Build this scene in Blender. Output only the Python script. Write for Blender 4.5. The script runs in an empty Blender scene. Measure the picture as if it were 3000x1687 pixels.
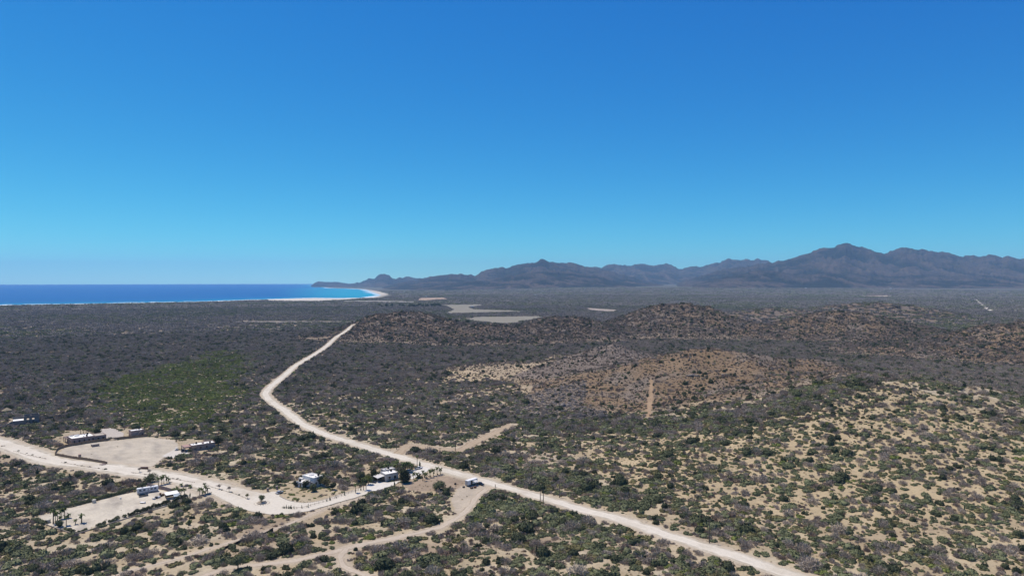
import bpy, bmesh, math, random
import numpy as np
from mathutils import Vector, Matrix
from mathutils.geometry import delaunay_2d_cdt

sc = bpy.context.scene
COL = sc.collection
RNG = np.random.default_rng(7)
random.seed(7)

# ------------------------------------------------------------------ camera
CAM_H = 120.0                       # height of the drone above the plain
F_PX = 2000.0                       # focal length in photo pixels (3000 wide)
PITCH = math.atan(21.5 / F_PX)      # looking very slightly down
cam = bpy.data.cameras.new('camera')
cam.sensor_width = 36.0
cam.lens = 24.0
cam.clip_start = 1.0
cam.clip_end = 150000.0
cam_o = bpy.data.objects.new('camera', cam)
COL.objects.link(cam_o)
cam_o.location = (0, 0, CAM_H)
cam_o.rotation_euler = (math.pi / 2 - PITCH, 0, 0)
sc.camera = cam_o

# ------------------------------------------------------------------ sky and sun
SUN_EL = math.radians(66)
SUN_AZ = math.atan2(-3.4, 2.1)      # direction towards the sun, from +Y towards +X
world = bpy.data.worlds.new('World')
sc.world = world
world.use_nodes = True
wn, wl = world.node_tree.nodes, world.node_tree.links
bg = wn['Background']
sky = wn.new('ShaderNodeTexSky')
sky.sky_type = 'NISHITA'
sky.sun_disc = False
sky.sun_elevation = SUN_EL
sky.sun_rotation = SUN_AZ
sky.altitude = 120
sky.air_density = 0.7
sky.dust_density = 0.0
sky.ozone_density = 10.0
# the camera's rendering of the clear sky: one tone curve per colour channel, the same in every direction
sep = wn.new('ShaderNodeSeparateColor'); comb = wn.new('ShaderNodeCombineColor')
wl.new(sky.outputs[0], sep.inputs[0])
SKY_CURVE = ((1.75, 1.10), (1.08, 1.27), (0.55, 1.0))
for ch, (g_, k_) in enumerate(SKY_CURVE):
    pw = wn.new('ShaderNodeMath'); pw.operation = 'POWER'; pw.inputs[1].default_value = g_
    mu = wn.new('ShaderNodeMath'); mu.operation = 'MULTIPLY'; mu.inputs[1].default_value = k_ * 10.0 * 0.1 ** g_
    wl.new(sep.outputs[ch], pw.inputs[0]); wl.new(pw.outputs[0], mu.inputs[0]); wl.new(mu.outputs[0], comb.inputs[ch])
wl.new(comb.outputs[0], bg.inputs[0])
bg.inputs[1].default_value = 0.1

sun = bpy.data.lights.new('sun', 'SUN')
sun.energy = 4.9
sun.angle = math.radians(0.53)
sun.color = (1.0, 0.92, 0.80)
sun_o = bpy.data.objects.new('sun', sun)
COL.objects.link(sun_o)
sdir = Vector((math.sin(SUN_AZ) * math.cos(SUN_EL), math.cos(SUN_AZ) * math.cos(SUN_EL), math.sin(SUN_EL)))
sun_o.rotation_euler = sdir.to_track_quat('Z', 'Y').to_euler()
sun_o.location = (0, 0, 400)

sc.view_settings.view_transform = 'Standard'
sc.view_settings.look = 'None'
sc.view_settings.gamma = 1.0
sc.view_settings.use_curve_mapping = False
sc.view_settings.exposure = 0.0
sc.render.engine = 'CYCLES'
sc.cycles.max_bounces = 4
sc.cycles.diffuse_bounces = 2
sc.cycles.glossy_bounces = 2
sc.cycles.volume_bounces = 2
sc.cycles.use_denoising = True
sc.cycles.caustics_reflective = False
sc.cycles.caustics_refractive = False

# ------------------------------------------------------------------ noise helpers
def _hash(ix, iy, seed):
    h = (ix.astype(np.int64) * 374761393 + iy.astype(np.int64) * 668265263 + seed * 974711) & 0xffffffff
    h = ((h ^ (h >> 13)) * 1274126177) & 0xffffffff
    return (h ^ (h >> 16)) & 0xffffffff

def perlin(x, y, seed=0):
    x = np.asarray(x, float); y = np.asarray(y, float)
    ix = np.floor(x); iy = np.floor(y)
    fx = x - ix; fy = y - iy
    u = fx * fx * fx * (fx * (fx * 6 - 15) + 10); v = fy * fy * fy * (fy * (fy * 6 - 15) + 10)
    def g(dx, dy):
        a = _hash(ix + dx, iy + dy, seed) * (2 * math.pi / 4294967296.0)
        return np.cos(a) * (fx - dx) + np.sin(a) * (fy - dy)
    a = g(0, 0) * (1 - u) + g(1, 0) * u
    b = g(0, 1) * (1 - u) + g(1, 1) * u
    return (a * (1 - v) + b * v) * 1.5

def fbm(x, y, seed=0, octaves=4, gain=0.5):
    s = 0; a = 1.0; n = 0
    for k in range(octaves):
        s = s + a * perlin(x * 2 ** k, y * 2 ** k, seed + k * 17); n += a; a *= gain
    return s / n

def ridged(x, y, seed=0, octaves=4):
    s = 0; a = 1.0; n = 0
    for k in range(octaves):
        s = s + a * (1 - 2.2 * np.abs(perlin(x * 2 ** k, y * 2 ** k, seed + k * 31))); n += a; a *= 0.5
    return s / n

def sstep(a, b, x):
    t = np.clip((np.asarray(x, float) - a) / (b - a), 0, 1)
    return t * t * (3 - 2 * t)

# ------------------------------------------------------------------ the lie of the land
HILLS = [  # x, y, height, rx, ry, soil (0 sand, 1 brown, 2 red, 3 grey rock)
    (228, 770, 36, 118, 118, 1),
    (135, 748, 19, 78, 92, 1),
    (335, 790, 23, 92, 84, 1),
    (90, 895, 18, 100, 75, 3),
    (160, 1050, 21, 58, 46, 3),
    (-235, 1500, 46, 140, 130, 2),
    (-70, 1440, 24, 190, 110, 2),
    (386, 1600, 59, 165, 150, 2),
    (110, 1500, 36, 130, 110, 2),
    (725, 1500, 45, 190, 120, 1),
    (905, 1150, 46, 220, 130, 1),
    (1110, 2100, 46, 270, 170, 2),
    (780, 2000, 33, 230, 150, 2),
    (310, 548, 40, 150, 170, 0),
    (205, 440, 11, 110, 80, 0),
    (-20, 860, 6, 80, 60, 0),
]

def pix_ray(px, py):
    px = np.asarray(px, float); py = np.asarray(py, float)
    x = (px - 1500) / F_PX; zc = -(py - 843.5) / F_PX
    c, s = math.cos(PITCH), math.sin(PITCH)
    return x, c + s * zc, -s + c * zc

def flat(px, py, z=0.0):
    x, y, zz = pix_ray(px, py)
    t = (z - CAM_H) / zz
    return np.stack([x * t, y * t], -1)

# coast line, given as places seen in the photograph on the flat sea level
COAST_PX = [(-700, 904), (0, 893.5), (200, 890), (400, 886.5), (600, 882.5), (700, 879), (800, 876), (850, 874.5), (923, 872.5),
            (987, 873.5), (1030, 872.5), (1070, 872), (1100, 868), (1114, 864.5), (1104, 860), (1092, 856.5), (1082, 852.5),
            (1076, 849.5), (1060, 847), (1021, 845), (962, 843.5), (950, 841), (930, 838), (914, 835)]
COAST = flat([p[0] for p in COAST_PX], [p[1] for p in COAST_PX])
SEA_POLY = np.vstack([COAST, [[-6500, 30000], [-9000, 60000], [-90000, 60000], [-90000, 2500]]])

def inside(poly, x, y):
    poly = np.asarray(poly, float)
    x = np.asarray(x, float); y = np.asarray(y, float)
    res = np.zeros(x.shape, bool)
    bx0, by0 = poly.min(0); bx1, by1 = poly.max(0)
    m = (x >= bx0) & (x <= bx1) & (y >= by0) & (y <= by1)
    if not m.any():
        return res
    xs, ys = x[m], y[m]
    r = np.zeros(xs.shape, bool)
    n = len(poly)
    for i in range(n):
        x0, y0 = poly[i]; x1, y1 = poly[(i + 1) % n]
        if y0 == y1:
            continue
        c = (y0 > ys) != (y1 > ys)
        r ^= c & (xs < (x1 - x0) * (ys - y0) / (y1 - y0) + x0)
    res[m] = r
    return res

def dist_line(pts, x, y, maxd=None):
    pts = np.asarray(pts, float)
    d = np.full(np.shape(x), 1e9)
    x = np.asarray(x, float); y = np.asarray(y, float)
    for (x0, y0), (x1, y1) in zip(pts[:-1], pts[1:]):
        if maxd is not None:
            m = (x > min(x0, x1) - maxd) & (x < max(x0, x1) + maxd) & (y > min(y0, y1) - maxd) & (y < max(y0, y1) + maxd)
            if not m.any():
                continue
            xs, ys = x[m], y[m]
        else:
            m = slice(None); xs, ys = x, y
        L = (x1 - x0) ** 2 + (y1 - y0) ** 2 + 1e-9
        t = np.clip(((xs - x0) * (x1 - x0) + (ys - y0) * (y1 - y0)) / L, 0, 1)
        dd = np.hypot(xs - x0 - t * (x1 - x0), ys - y0 - t * (y1 - y0))
        d[m] = np.minimum(d[m], dd)
    return d

def sea_signed(x, y):
    """metres from the shore, positive on land"""
    d = dist_line(SEA_POLY[:len(COAST) + 1], x, y)
    return np.where(inside(SEA_POLY, x, y), -d, d)

def hill_heights(x, y):
    out = []
    wx = x + 22 * perlin(x / 130, y / 130, 50); wy = y + 22 * perlin(x / 130, y / 130, 80)
    for k, (cx, cy, hz, rx, ry, soil) in enumerate(HILLS):
        q2 = ((wx - cx) / rx) ** 2 + ((wy - cy) / ry) ** 2
        out.append(hz * np.exp(-q2))
    return np.array(out)

def height(x, y, full=False):
    x = np.asarray(x, float); y = np.asarray(y, float)
    r = np.hypot(x, y)
    hh = hill_heights(x, y)
    top = hh.max(0)
    hs = (hh ** 3).sum(0) ** (1 / 3.0)
    rough = ridged(x / 75 + 0.6 * perlin(x / 60, y / 60, 9), y / 75, 5, 5)
    stony = np.max([hh[k] / h[2] for k, h in enumerate(HILLS) if h[5] != 0], 0)
    z = hs * (1 + (0.08 + 0.10 * stony) * rough * sstep(4, 25, hs)) + (0.7 + 1.3 * stony) * rough * sstep(3, 20, hs)
    near = 1 - sstep(900, 2500, r)
    z = z + 0.9 * fbm(x / 55, y / 38, 3, 3) * (0.35 + 0.65 * near)
    z = z + 45 * sstep(4200, 10000, y) * sstep(-0.12, 0.12, x / np.maximum(y, 1.0))
    sd = sea_signed(x, y)
    z = np.where(sd < 220, z * sstep(-10, 220, sd) - 6.0 * (1 - sstep(-120, 60, sd)), z)
    if full:
        return z, hh, sd
    return z

def P(px, py):
    """where the sight line through a place in the photo meets the ground"""
    px = np.atleast_1d(np.asarray(px, float)); py = np.atleast_1d(np.asarray(py, float))
    dx, dy, dz = pix_ray(px, py)
    ts = np.geomspace(180, 9000, 380)
    X = dx[:, None] * ts; Y = dy[:, None] * ts; Z = CAM_H + dz[:, None] * ts
    below = Z < height(X, Y)
    i = np.where(below.any(1), below.argmax(1), len(ts) - 1)
    i = np.clip(i, 1, None)
    lo, hi = ts[i - 1], ts[i]
    for _ in range(14):
        m = (lo + hi) / 2
        b = CAM_H + dz * m < height(dx * m, dy * m)
        hi = np.where(b, m, hi); lo = np.where(b, lo, m)
    t = (lo + hi) / 2
    return np.stack([dx * t, dy * t], -1)

def PP(*pts):
    a = np.array(pts, float)
    return P(a[:, 0], a[:, 1])

def Z(x, y):
    return float(height(np.array([x]), np.array([y]))[0])

# ------------------------------------------------------------------ named places (polylines and outlines)
MAIN_ROAD = PP((1036, 951), (1030, 955), (1019, 966), (990, 984), (972, 999), (932, 1031), (897, 1052), (862, 1074), (833, 1100), (803, 1124),
               (783, 1142), (778, 1153), (783, 1164), (803, 1182), (838, 1205), (868, 1229), (897, 1248), (955, 1273), (1025, 1295),
               (1095, 1316), (1165, 1337), (1234, 1357), (1293, 1374), (1363, 1394), (1444, 1417), (1514, 1436), (1584, 1457),
               (1654, 1477), (1747, 1503), (1817, 1521), (1910, 1551), (2003, 1582), (2096, 1610), (2178, 1637), (2259, 1665), (2341, 1690), (2500, 1745))
WEST_ROAD = PP((-160, 1262), (-60, 1283), (0, 1297), (50, 1314), (110, 1337), (161, 1349), (230, 1359), (303, 1368), (380, 1379), (440, 1387),
               (530, 1404), (600, 1421), (650, 1434), (700, 1452), (735, 1466))
TRACK = PP((1424, 1433), (1396, 1455), (1377, 1483), (1352, 1508), (1309, 1533), (1275, 1548), (1197, 1567), (1104, 1586), (1010, 1607),
           (948, 1623), (893, 1635), (824, 1646), (747, 1654), (681, 1661), (623, 1678), (560, 1700), (480, 1730))
TRACK_BRANCH = PP((1016, 1606), (1002, 1622), (998, 1635), (1006, 1657), (1035, 1673), (1088, 1690), (1150, 1712))
FOOT_TRACK = PP((300, 1700), (380, 1671), (543, 1630), (620, 1603), (700, 1580), (800, 1550), (870, 1524), (949, 1490), (1000, 1475), (1060, 1458))
SPUR = PP((1162, 1332), (1180, 1316), (1202, 1304), (1255, 1310), (1333, 1319), (1358, 1313), (1395, 1293), (1442, 1271), (1479, 1253), (1504, 1243))
FAR_ROAD = PP((2858, 877), (2866, 884), (2885, 899), (2904, 911))
LANE = PP((948, 1474), (1000, 1459), (1060, 1441), (1085, 1434))

TURN = PP((640, 1424), (700, 1430), (771, 1446), (800, 1440), (822, 1440), (818, 1454), (849, 1467), (886, 1473), (933, 1468), (980, 1454), (1035, 1436), (1072, 1424),
          (1085, 1436), (1073, 1447), (1011, 1466), (948, 1484), (902, 1497), (849, 1506), (793, 1507), (740, 1500), (700, 1487), (650, 1462), (610, 1440))
RV_LOT = PP((104, 1514), (160, 1498), (250, 1475), (310, 1459), (395, 1441), (432, 1424), (470, 1410), (530, 1412), (600, 1425), (640, 1440), (600, 1450), (547, 1462),
            (506, 1475), (400, 1507), (319, 1531), (219, 1561), (190, 1555), (145, 1538))
BARE_LOT = PP((166, 1329), (194, 1309), (267, 1297), (434, 1280), (512, 1289), (525, 1306), (515, 1320), (480, 1342), (441, 1372), (378, 1372), (315, 1363), (240, 1347))
PAD_CARPORT = PP((473, 1336), (512, 1316), (560, 1325), (551, 1331), (502, 1343))
PAD_BEIGE = PP((298, 1256), (325, 1253), (352, 1262), (363, 1270), (361, 1280), (310, 1286), (278, 1290), (280, 1272))
PAD_GREY = PP((1075, 1418), (1100, 1410), (1135, 1414), (1175, 1408), (1155, 1421), (1102, 1438), (1068, 1440))
PAD_CARS = PP((1190, 1394), (1203, 1380), (1238, 1366), (1262, 1372), (1240, 1387), (1207, 1404))
BROWN_YARD = PP((1180, 1422), (1215, 1406), (1290, 1390), (1350, 1400), (1380, 1420), (1350, 1432), (1300, 1428), (1265, 1440), (1225, 1440), (1200, 1436))
BOX_YARD = PP((1345, 1428), (1380, 1412), (1425, 1420), (1424, 1432), (1400, 1460), (1376, 1485), (1335, 1500), (1320, 1460))
GARDEN = PP((815, 1452), (850, 1464), (890, 1469), (935, 1464), (980, 1450), (1000, 1438), (960, 1405), (870, 1405), (820, 1430))
GREEN_PATCH = PP((300, 1135), (400, 1110), (560, 1065), (640, 1030), (690, 1035), (690, 1090), (670, 1140), (640, 1200), (560, 1235), (420, 1240), (330, 1180))
LAGOON_A = PP((1297, 893), (1416, 891), (1419, 893.5), (1375, 900), (1393, 906), (1489, 909), (1547, 912.5), (1454, 915), (1337, 918), (1302, 918), (1326, 907), (1308, 897))
LAGOON_B = PP((1358, 935), (1401, 928), (1576, 926), (1593, 929), (1556, 936), (1497, 947), (1454, 947), (1381, 938))
QUARRY = PP((1216, 880), (1230, 873), (1302, 871.5), (1315, 876), (1246, 880))
STRIP_A = PP((1000, 881.5), (1100, 881), (1216, 883), (1216, 886), (1100, 884), (1000, 883.5))
STRIP_B = flat([668, 760, 1040, 1100, 1040, 720], [941.8, 940.0, 941.2, 942.5, 944.0, 944.8])
DUNE_SAND = PP((760, 877), (850, 875), (923, 873), (1030, 873), (1068, 873), (1010, 878), (930, 882), (850, 882), (790, 881))
TAN_PATCH = PP((1713, 902), (1740, 903), (1812, 908), (1800, 913), (1750, 911), (1722, 908))
TAN_FAR = PP((2517, 866.5), (2608, 865), (2608, 868), (2530, 869))
SAND_FACE_A = PP((1300, 1117), (1310, 1100), (1400, 1068), (1560, 1060), (1640, 1035), (1650, 1050), (1540, 1085), (1480, 1108), (1380, 1118))
SAND_FACE_B = PP((1326, 1160), (1340, 1138), (1460, 1127), (1563, 1130), (1550, 1150), (1450, 1172), (1380, 1165), (1300, 1190), (1270, 1170))
SCAR = PP((1903, 1112), (1913, 1112), (1914, 1160), (1908, 1222), (1890, 1222), (1899, 1160))
ROCKY = PP((1470, 1222), (1520, 1165), (1600, 1140), (1720, 1112), (1720, 1150), (1700, 1190), (1780, 1205), (1770, 1228), (1620, 1225))
SLOPE = PP((1640, 1262), (1800, 1258), (2000, 1256), (2150, 1240), (2365, 1205), (2527, 1140), (2628, 1118), (2709, 1147), (2810, 1183), (3000, 1240), (3150, 1300), (3150, 1687), (2480, 1687), (2240, 1570), (2000, 1490), (1820, 1420), (1700, 1340))
RED_FAR = PP((2430, 860), (2500, 849), (2610, 850), (2650, 860), (2560, 868))
BEACH_FAR = PP((1092, 857), (1076, 850), (1110, 853), (1140, 862), (1112, 866), (1100, 860))
BARES = [RV_LOT, BARE_LOT, TURN, PAD_CARPORT, PAD_BEIGE, PAD_GREY, PAD_CARS, BOX_YARD, LAGOON_A, LAGOON_B, QUARRY, STRIP_A, STRIP_B, DUNE_SAND, TAN_PATCH, TAN_FAR, SCAR, BEACH_FAR]
ROADS = [(MAIN_ROAD, 5.6), (WEST_ROAD, 11.5), (TRACK, 2.4), (TRACK_BRANCH, 1.9), (FOOT_TRACK, 1.0), (SPUR, 4.6), (FAR_ROAD, 10.0), (LANE, 4.0)]

# ------------------------------------------------------------------ materials
MATS = {}
ALB = 0.82          # bare sunlit earth and leaves are darker than they look
def new_mat(name):
    m = bpy.data.materials.new(name); m.use_nodes = True
    nt = m.node_tree
    for n in list(nt.nodes):
        nt.nodes.remove(n)
    out = nt.nodes.new('ShaderNodeOutputMaterial')
    bs = nt.nodes.new('ShaderNodeBsdfPrincipled')
    nt.links.new(bs.outputs[0], out.inputs[0])
    MATS[name] = m
    return m, nt, bs

def node(nt, kind, **kw):
    n = nt.nodes.new(kind)
    for k, v in kw.items():
        setattr(n, k, v)
    return n

def math_n(nt, op, a, b=None, clamp=False):
    n = node(nt, 'ShaderNodeMath', operation=op, use_clamp=clamp)
    for i, v in enumerate((a, b)):
        if v is None:
            continue
        if isinstance(v, (int, float)):
            n.inputs[i].default_value = v
        else:
            nt.links.new(v, n.inputs[i])
    return n.outputs[0]

def mix_c(nt, fac, a, b, blend='MIX'):
    n = node(nt, 'ShaderNodeMix', data_type='RGBA', blend_type=blend)
    for i, v in ((0, fac), (6, a), (7, b)):
        if isinstance(v, (int, float)):
            n.inputs[i].default_value = v
        elif isinstance(v, tuple):
            n.inputs[i].default_value = (*v, 1) if len(v) == 3 else v
        else:
            nt.links.new(v, n.inputs[i])
    return n.outputs[2]

def noise_n(nt, scale, detail=3, rough=0.55, coord=None, dim='3D'):
    n = node(nt, 'ShaderNodeTexNoise')
    n.inputs['Scale'].default_value = scale
    n.inputs['Detail'].default_value = detail
    n.inputs['Roughness'].default_value = rough
    if coord is None:
        t = node(nt, 'ShaderNodeNewGeometry'); coord = t.outputs['Position']
    nt.links.new(coord, n.inputs['Vector'])
    return n.outputs[0]

def ramp_n(nt, fac, lo, hi):
    n = node(nt, 'ShaderNodeMapRange')
    n.inputs[1].default_value = lo; n.inputs[2].default_value = hi
    nt.links.new(fac, n.inputs[0])
    return n.outputs[0]

def plain(name, color, rough=0.8, var=0.12, scale=1.5, metallic=0.0, spec=0.3, bump=0.0):
    """a painted, plastered or bare surface with slight wear"""
    if name in MATS:
        return MATS[name]
    color = tuple(c * ALB for c in color)
    m, nt, bs = new_mat(name)
    f = noise_n(nt, scale, 4, 0.6)
    c2 = tuple(max(0, c * (1 - 2.2 * var)) for c in color)
    c1 = tuple(min(1, c * (1 + var)) for c in color)
    col = mix_c(nt, ramp_n(nt, f, 0.3, 0.7), c2, c1)
    nt.links.new(col, bs.inputs['Base Color'])
    bs.inputs['Roughness'].default_value = rough
    bs.inputs['Metallic'].default_value = metallic
    bs.inputs['Specular IOR Level'].default_value = spec
    if bump:
        b = node(nt, 'ShaderNodeBump'); b.inputs['Strength'].default_value = bump; b.inputs['Distance'].default_value = 0.1
        nt.links.new(f, b.inputs['Height']); nt.links.new(b.outputs[0], bs.inputs['Normal'])
    return m

def foliage(name, c_dark, c_light, rough=0.85):
    m, nt, bs = new_mat(name)
    c_dark = tuple(c * 1.02 for c in c_dark); c_light = tuple(c * 1.02 for c in c_light)
    oi = node(nt, 'ShaderNodeObjectInfo')
    n1 = noise_n(nt, 1.1, 2, 0.6)
    f = math_n(nt, 'ADD', math_n(nt, 'MULTIPLY', oi.outputs['Random'], 0.65), math_n(nt, 'MULTIPLY', ramp_n(nt, n1, 0.3, 0.7), 0.35))
    # a slow drift over the land, so that patches of scrub differ from one another
    n2 = noise_n(nt, 0.018, 2, 0.5)
    col = mix_c(nt, f, c_dark, c_light)
    hs = node(nt, 'ShaderNodeHueSaturation')
    nt.links.new(col, hs.inputs['Color'])
    nt.links.new(math_n(nt, 'ADD', 0.6, math_n(nt, 'MULTIPLY', n2, 0.8)), hs.inputs['Value'])
    nt.links.new(hs.outputs[0], bs.inputs['Base Color'])
    bs.inputs['Roughness'].default_value = rough
    bs.inputs['Specular IOR Level'].default_value = 0.15
    return m

foliage('leaf_green', (0.098, 0.108, 0.052), (0.185, 0.192, 0.100))
foliage('leaf_bright', (0.115, 0.138, 0.032), (0.200, 0.222, 0.066))
foliage('leaf_dark', (0.035, 0.043, 0.022), (0.075, 0.083, 0.042))
foliage('leaf_olive', (0.115, 0.105, 0.045), (0.2, 0.175, 0.08))
foliage('twig_grey', (0.255, 0.205, 0.160), (0.450, 0.372, 0.298))
foliage('cactus_wild', (0.035, 0.045, 0.024), (0.075, 0.090, 0.045))
foliage('dry_grass', (0.30, 0.225, 0.130), (0.44, 0.345, 0.215))
foliage('far_twig', (0.135, 0.118, 0.102), (0.250, 0.218, 0.188))
foliage('twig_brown', (0.2, 0.145, 0.105), (0.34, 0.255, 0.19))
foliage('frond_green', (0.045, 0.065, 0.020), (0.100, 0.120, 0.040))
foliage('frond_dry', (0.20, 0.15, 0.08), (0.30, 0.23, 0.12))
plain('bark', (0.16, 0.12, 0.085), 0.9, 0.2, 4)
plain('rock_grey', (0.235, 0.20, 0.175), 0.95, 0.25, 0.6, bump=0.6)
plain('rock_dark', (0.10, 0.09, 0.085), 0.95, 0.25, 0.8, bump=0.6)

# ------------------------------------------------------------------ mesh helpers
def link(o, parent=None):
    COL.objects.link(o)
    if parent is not None:
        o.parent = parent
    return o

def tag(o, label=None, cat=None, group=None, kind=None):
    if label: o['label'] = label
    if cat: o['category'] = cat
    if group: o['group'] = group
    if kind: o['kind'] = kind
    return o

def empty(name, loc, rz=0.0):
    o = bpy.data.objects.new(name, None)
    o.empty_display_size = 0.5
    o.location = loc; o.rotation_euler = (0, 0, rz)
    return link(o)

def np_mesh(name, verts, quads=None, tris=None, mat=None, smooth=False):
    me = bpy.data.meshes.new(name)
    verts = np.asarray(verts, np.float32)
    me.vertices.add(len(verts)); me.vertices.foreach_set('co', verts.ravel())
    loops, starts, n = [], [], 0
    for arr, k in ((quads, 4), (tris, 3)):
        if arr is None or len(arr) == 0:
            continue
        arr = np.asarray(arr, np.int32)
        starts.append(n + np.arange(len(arr)) * k); loops.append(arr.ravel()); n += arr.size
    loops = np.concatenate(loops); starts = np.concatenate(starts)
    me.loops.add(len(loops)); me.loops.foreach_set('vertex_index', loops.astype(np.int32))
    me.polygons.add(len(starts)); me.polygons.foreach_set('loop_start', starts.astype(np.int32))
    me.update(calc_edges=True)
    if smooth:
        me.polygons.foreach_set('use_smooth', np.ones(len(me.polygons), bool))
    me.validate()
    if mat is not None:
        me.materials.append(MATS[mat] if isinstance(mat, str) else mat)
    return me

def set_color(me, name, rgb):
    a = me.color_attributes.new(name, 'FLOAT_COLOR', 'POINT')
    c = np.ones((len(rgb), 4), np.float32); c[:, :3] = rgb
    a.data.foreach_set('color', c.ravel())

def set_float(me, name, v):
    a = me.attributes.new(name, 'FLOAT', 'POINT')
    a.data.foreach_set('value', np.asarray(v, np.float32))

def attr_n(nt, name):
    return node(nt, 'ShaderNodeAttribute', attribute_name=name)

# ------------------------------------------------------------------ ground
th_d = np.radians(np.linspace(-48, 48, 600))
th_s = np.radians(np.linspace(48, 312, 42)[1:-1])
TH = np.concatenate([th_d, th_s])
RR = np.concatenate([np.linspace(2, 180, 14)[:-1], np.geomspace(180, 9000, 580), np.geomspace(9000, 27000, 26)[1:]])
gr, gt = np.meshgrid(RR, TH, indexing='ij')
gx = (gr * np.sin(gt)).ravel(); gy = (gr * np.cos(gt)).ravel()
gz, ghh, gsd = height(gx, gy, True)
nR, nT = len(RR), len(TH)
ii, jj = np.meshgrid(np.arange(nR - 1), np.arange(nT), indexing='ij')
j2 = (jj + 1) % nT
quads = np.stack([ii * nT + jj, ii * nT + j2, (ii + 1) * nT + j2, (ii + 1) * nT + jj], -1).reshape(-1, 4)
quads = quads[:, ::-1]

SOILS = np.array([(0.470, 0.368, 0.222), (0.232, 0.160, 0.096), (0.195, 0.140, 0.096), (0.215, 0.172, 0.138)])
def soil_color(x, y, hh, sd):
    r = np.hypot(x, y)
    n = fbm(x / 34, y / 26, 11, 4)
    sand = np.array((0.445, 0.352, 0.220)); pale = np.array((0.535, 0.452, 0.318)); litter = np.array((0.255, 0.195, 0.140))
    c = sand + (pale - sand) * np.clip(0.4 + n * 1.4, 0, 1)[:, None]
    # thicker scrub has darker ground under it, further out the scrub closes up
    earth = np.clip(fbm(x / 75, y / 48, 15, 4) * 2.6 - 0.25, 0, 1)[:, None] * 0.75
    c = c * (1 - earth) + np.array((0.330, 0.245, 0.170)) * earth
    far = sstep(420, 1150, r + 120 * fbm(x / 160, y / 160, 21, 3))
    far = far * (1 - 0.0 * n)
    c = c * (1 - 0.85 * far[:, None]) + litter * 0.85 * far[:, None]
    vfar = sstep(1500, 3400, r)
    scrub = np.array((0.128, 0.116, 0.098)) * (1 + 0.30 * fbm(x / 420, y / 260, 31, 4))[:, None]
    green = np.array((0.110, 0.122, 0.075))
    gmask = np.clip(fbm(x / 900, y / 420, 33, 4) * 2.2, 0, 1)[:, None]
    scrub = scrub * (1 - gmask) + green * gmask
    c = c * (1 - vfar[:, None]) + scrub * vfar[:, None]
    for k, h in sorted(enumerate(HILLS), key=lambda t: t[1][5] != 0):
        if h[5] == 0 and h[1] < 700:
            own = np.where(inside(SLOPE, x, y), 1.0, 0.0)
        elif h[5] != 0:
            own = np.where(inside(SLOPE, x, y), 0.0, 1.0)
        else: own = sstep(-0.25, 0.25, (hh[k] - np.delete(hh, k, 0).max(0)) / (hh[k] + 2.0) + 0.5 * n)
        lo, hi = ((0.06, 0.24), (0.02, 0.12), (0.03, 0.34), (0.06, 0.24))[h[5]]
        w = (sstep(lo, hi, hh[k] / h[2] + 0.06 * n) * own)[:, None]
        s = SOILS[h[5]] * (1 + 0.35 * fbm(x / 45, y / 45, 40 + k, 3))[:, None]
        if h[5] in (1, 2):
            gm_ = np.clip(fbm(x / 48 + 3 * k, y / 60, 240 + k, 4) * 2.6 + 0.15, 0, 1)[:, None] * 0.7
            s = s * (1 - gm_) + np.array((0.205, 0.175, 0.150)) * gm_
        c = c * (1 - w) + s * w
    m = inside(SLOPE, x, y)
    c[m] = 0.45 * c[m] + 0.55 * SOILS[0] * (1 + 0.3 * n[m])[:, None]
    # bare places
    def lay(c, poly, rgb, k=1.0):
        m = inside(poly, x, y)
        c = c.copy()
        c[m] = c[m] * (1 - k) + np.array(rgb) * k * (1 + 0.14 * n[m])[:, None]
        return c
    for poly in (SAND_FACE_A, SAND_FACE_B):
        c = lay(c, poly, (0.45, 0.35, 0.225), 0.8)
    c = lay(c, SCAR, (0.36, 0.25, 0.155))
    c = lay(c, BROWN_YARD, (0.36, 0.275, 0.195))
    c = lay(c, ROCKY, (0.19, 0.16, 0.135), 0.6)
    c = lay(c, RV_LOT, (0.64, 0.565, 0.445))
    c = lay(c, BARE_LOT, (0.56, 0.485, 0.375))
    for poly in (BARE_LOT, RV_LOT):
        m = inside(poly, x, y)
        st = np.clip(fbm(x[m] / 9 + y[m] / 14, y[m] / 26 - x[m] / 40, 17, 4) * 2.8, 0, 1)[:, None] * 0.75
        c[m] = c[m] * (1 - st) + np.array((0.40, 0.35, 0.285)) * st
    c = lay(c, BOX_YARD, (0.50, 0.42, 0.32))
    for poly in (LAGOON_A, LAGOON_B):
        c = lay(c, poly, (0.275, 0.250, 0.195))
    c = lay(c, STRIP_A, (0.42, 0.38, 0.33)); c = lay(c, STRIP_B, (0.24, 0.21, 0.175))
    c = lay(c, QUARRY, (0.46, 0.33, 0.235)); c = lay(c, TAN_PATCH, (0.40, 0.33, 0.27)); c = lay(c, TAN_FAR, (0.45, 0.36, 0.27))
    c = lay(c, RED_FAR, (0.17, 0.105, 0.085), 0.7)
    c = lay(c, DUNE_SAND, (0.66, 0.59, 0.50)); c = lay(c, BEACH_FAR, (0.55, 0.48, 0.38))
    w = (1 - sstep(45, 85, sd + 14 * n))[:, None]
    w = w * np.where(y > 5200, 0.45, 1.0)[:, None]
    c = c * (1 - w) + np.array((0.68, 0.60, 0.50)) * w
    for line, hw in ROADS:
        d = dist_line(line, x, y, hw + 14)
        w = (1 - sstep(hw + 0.3, hw + 2.6, d + 2 * n))[:, None] * 0.75
        c = c * (1 - w) + np.array((0.53, 0.44, 0.33)) * w
    return np.clip(c * ALB, 0.01, 0.9)

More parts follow.
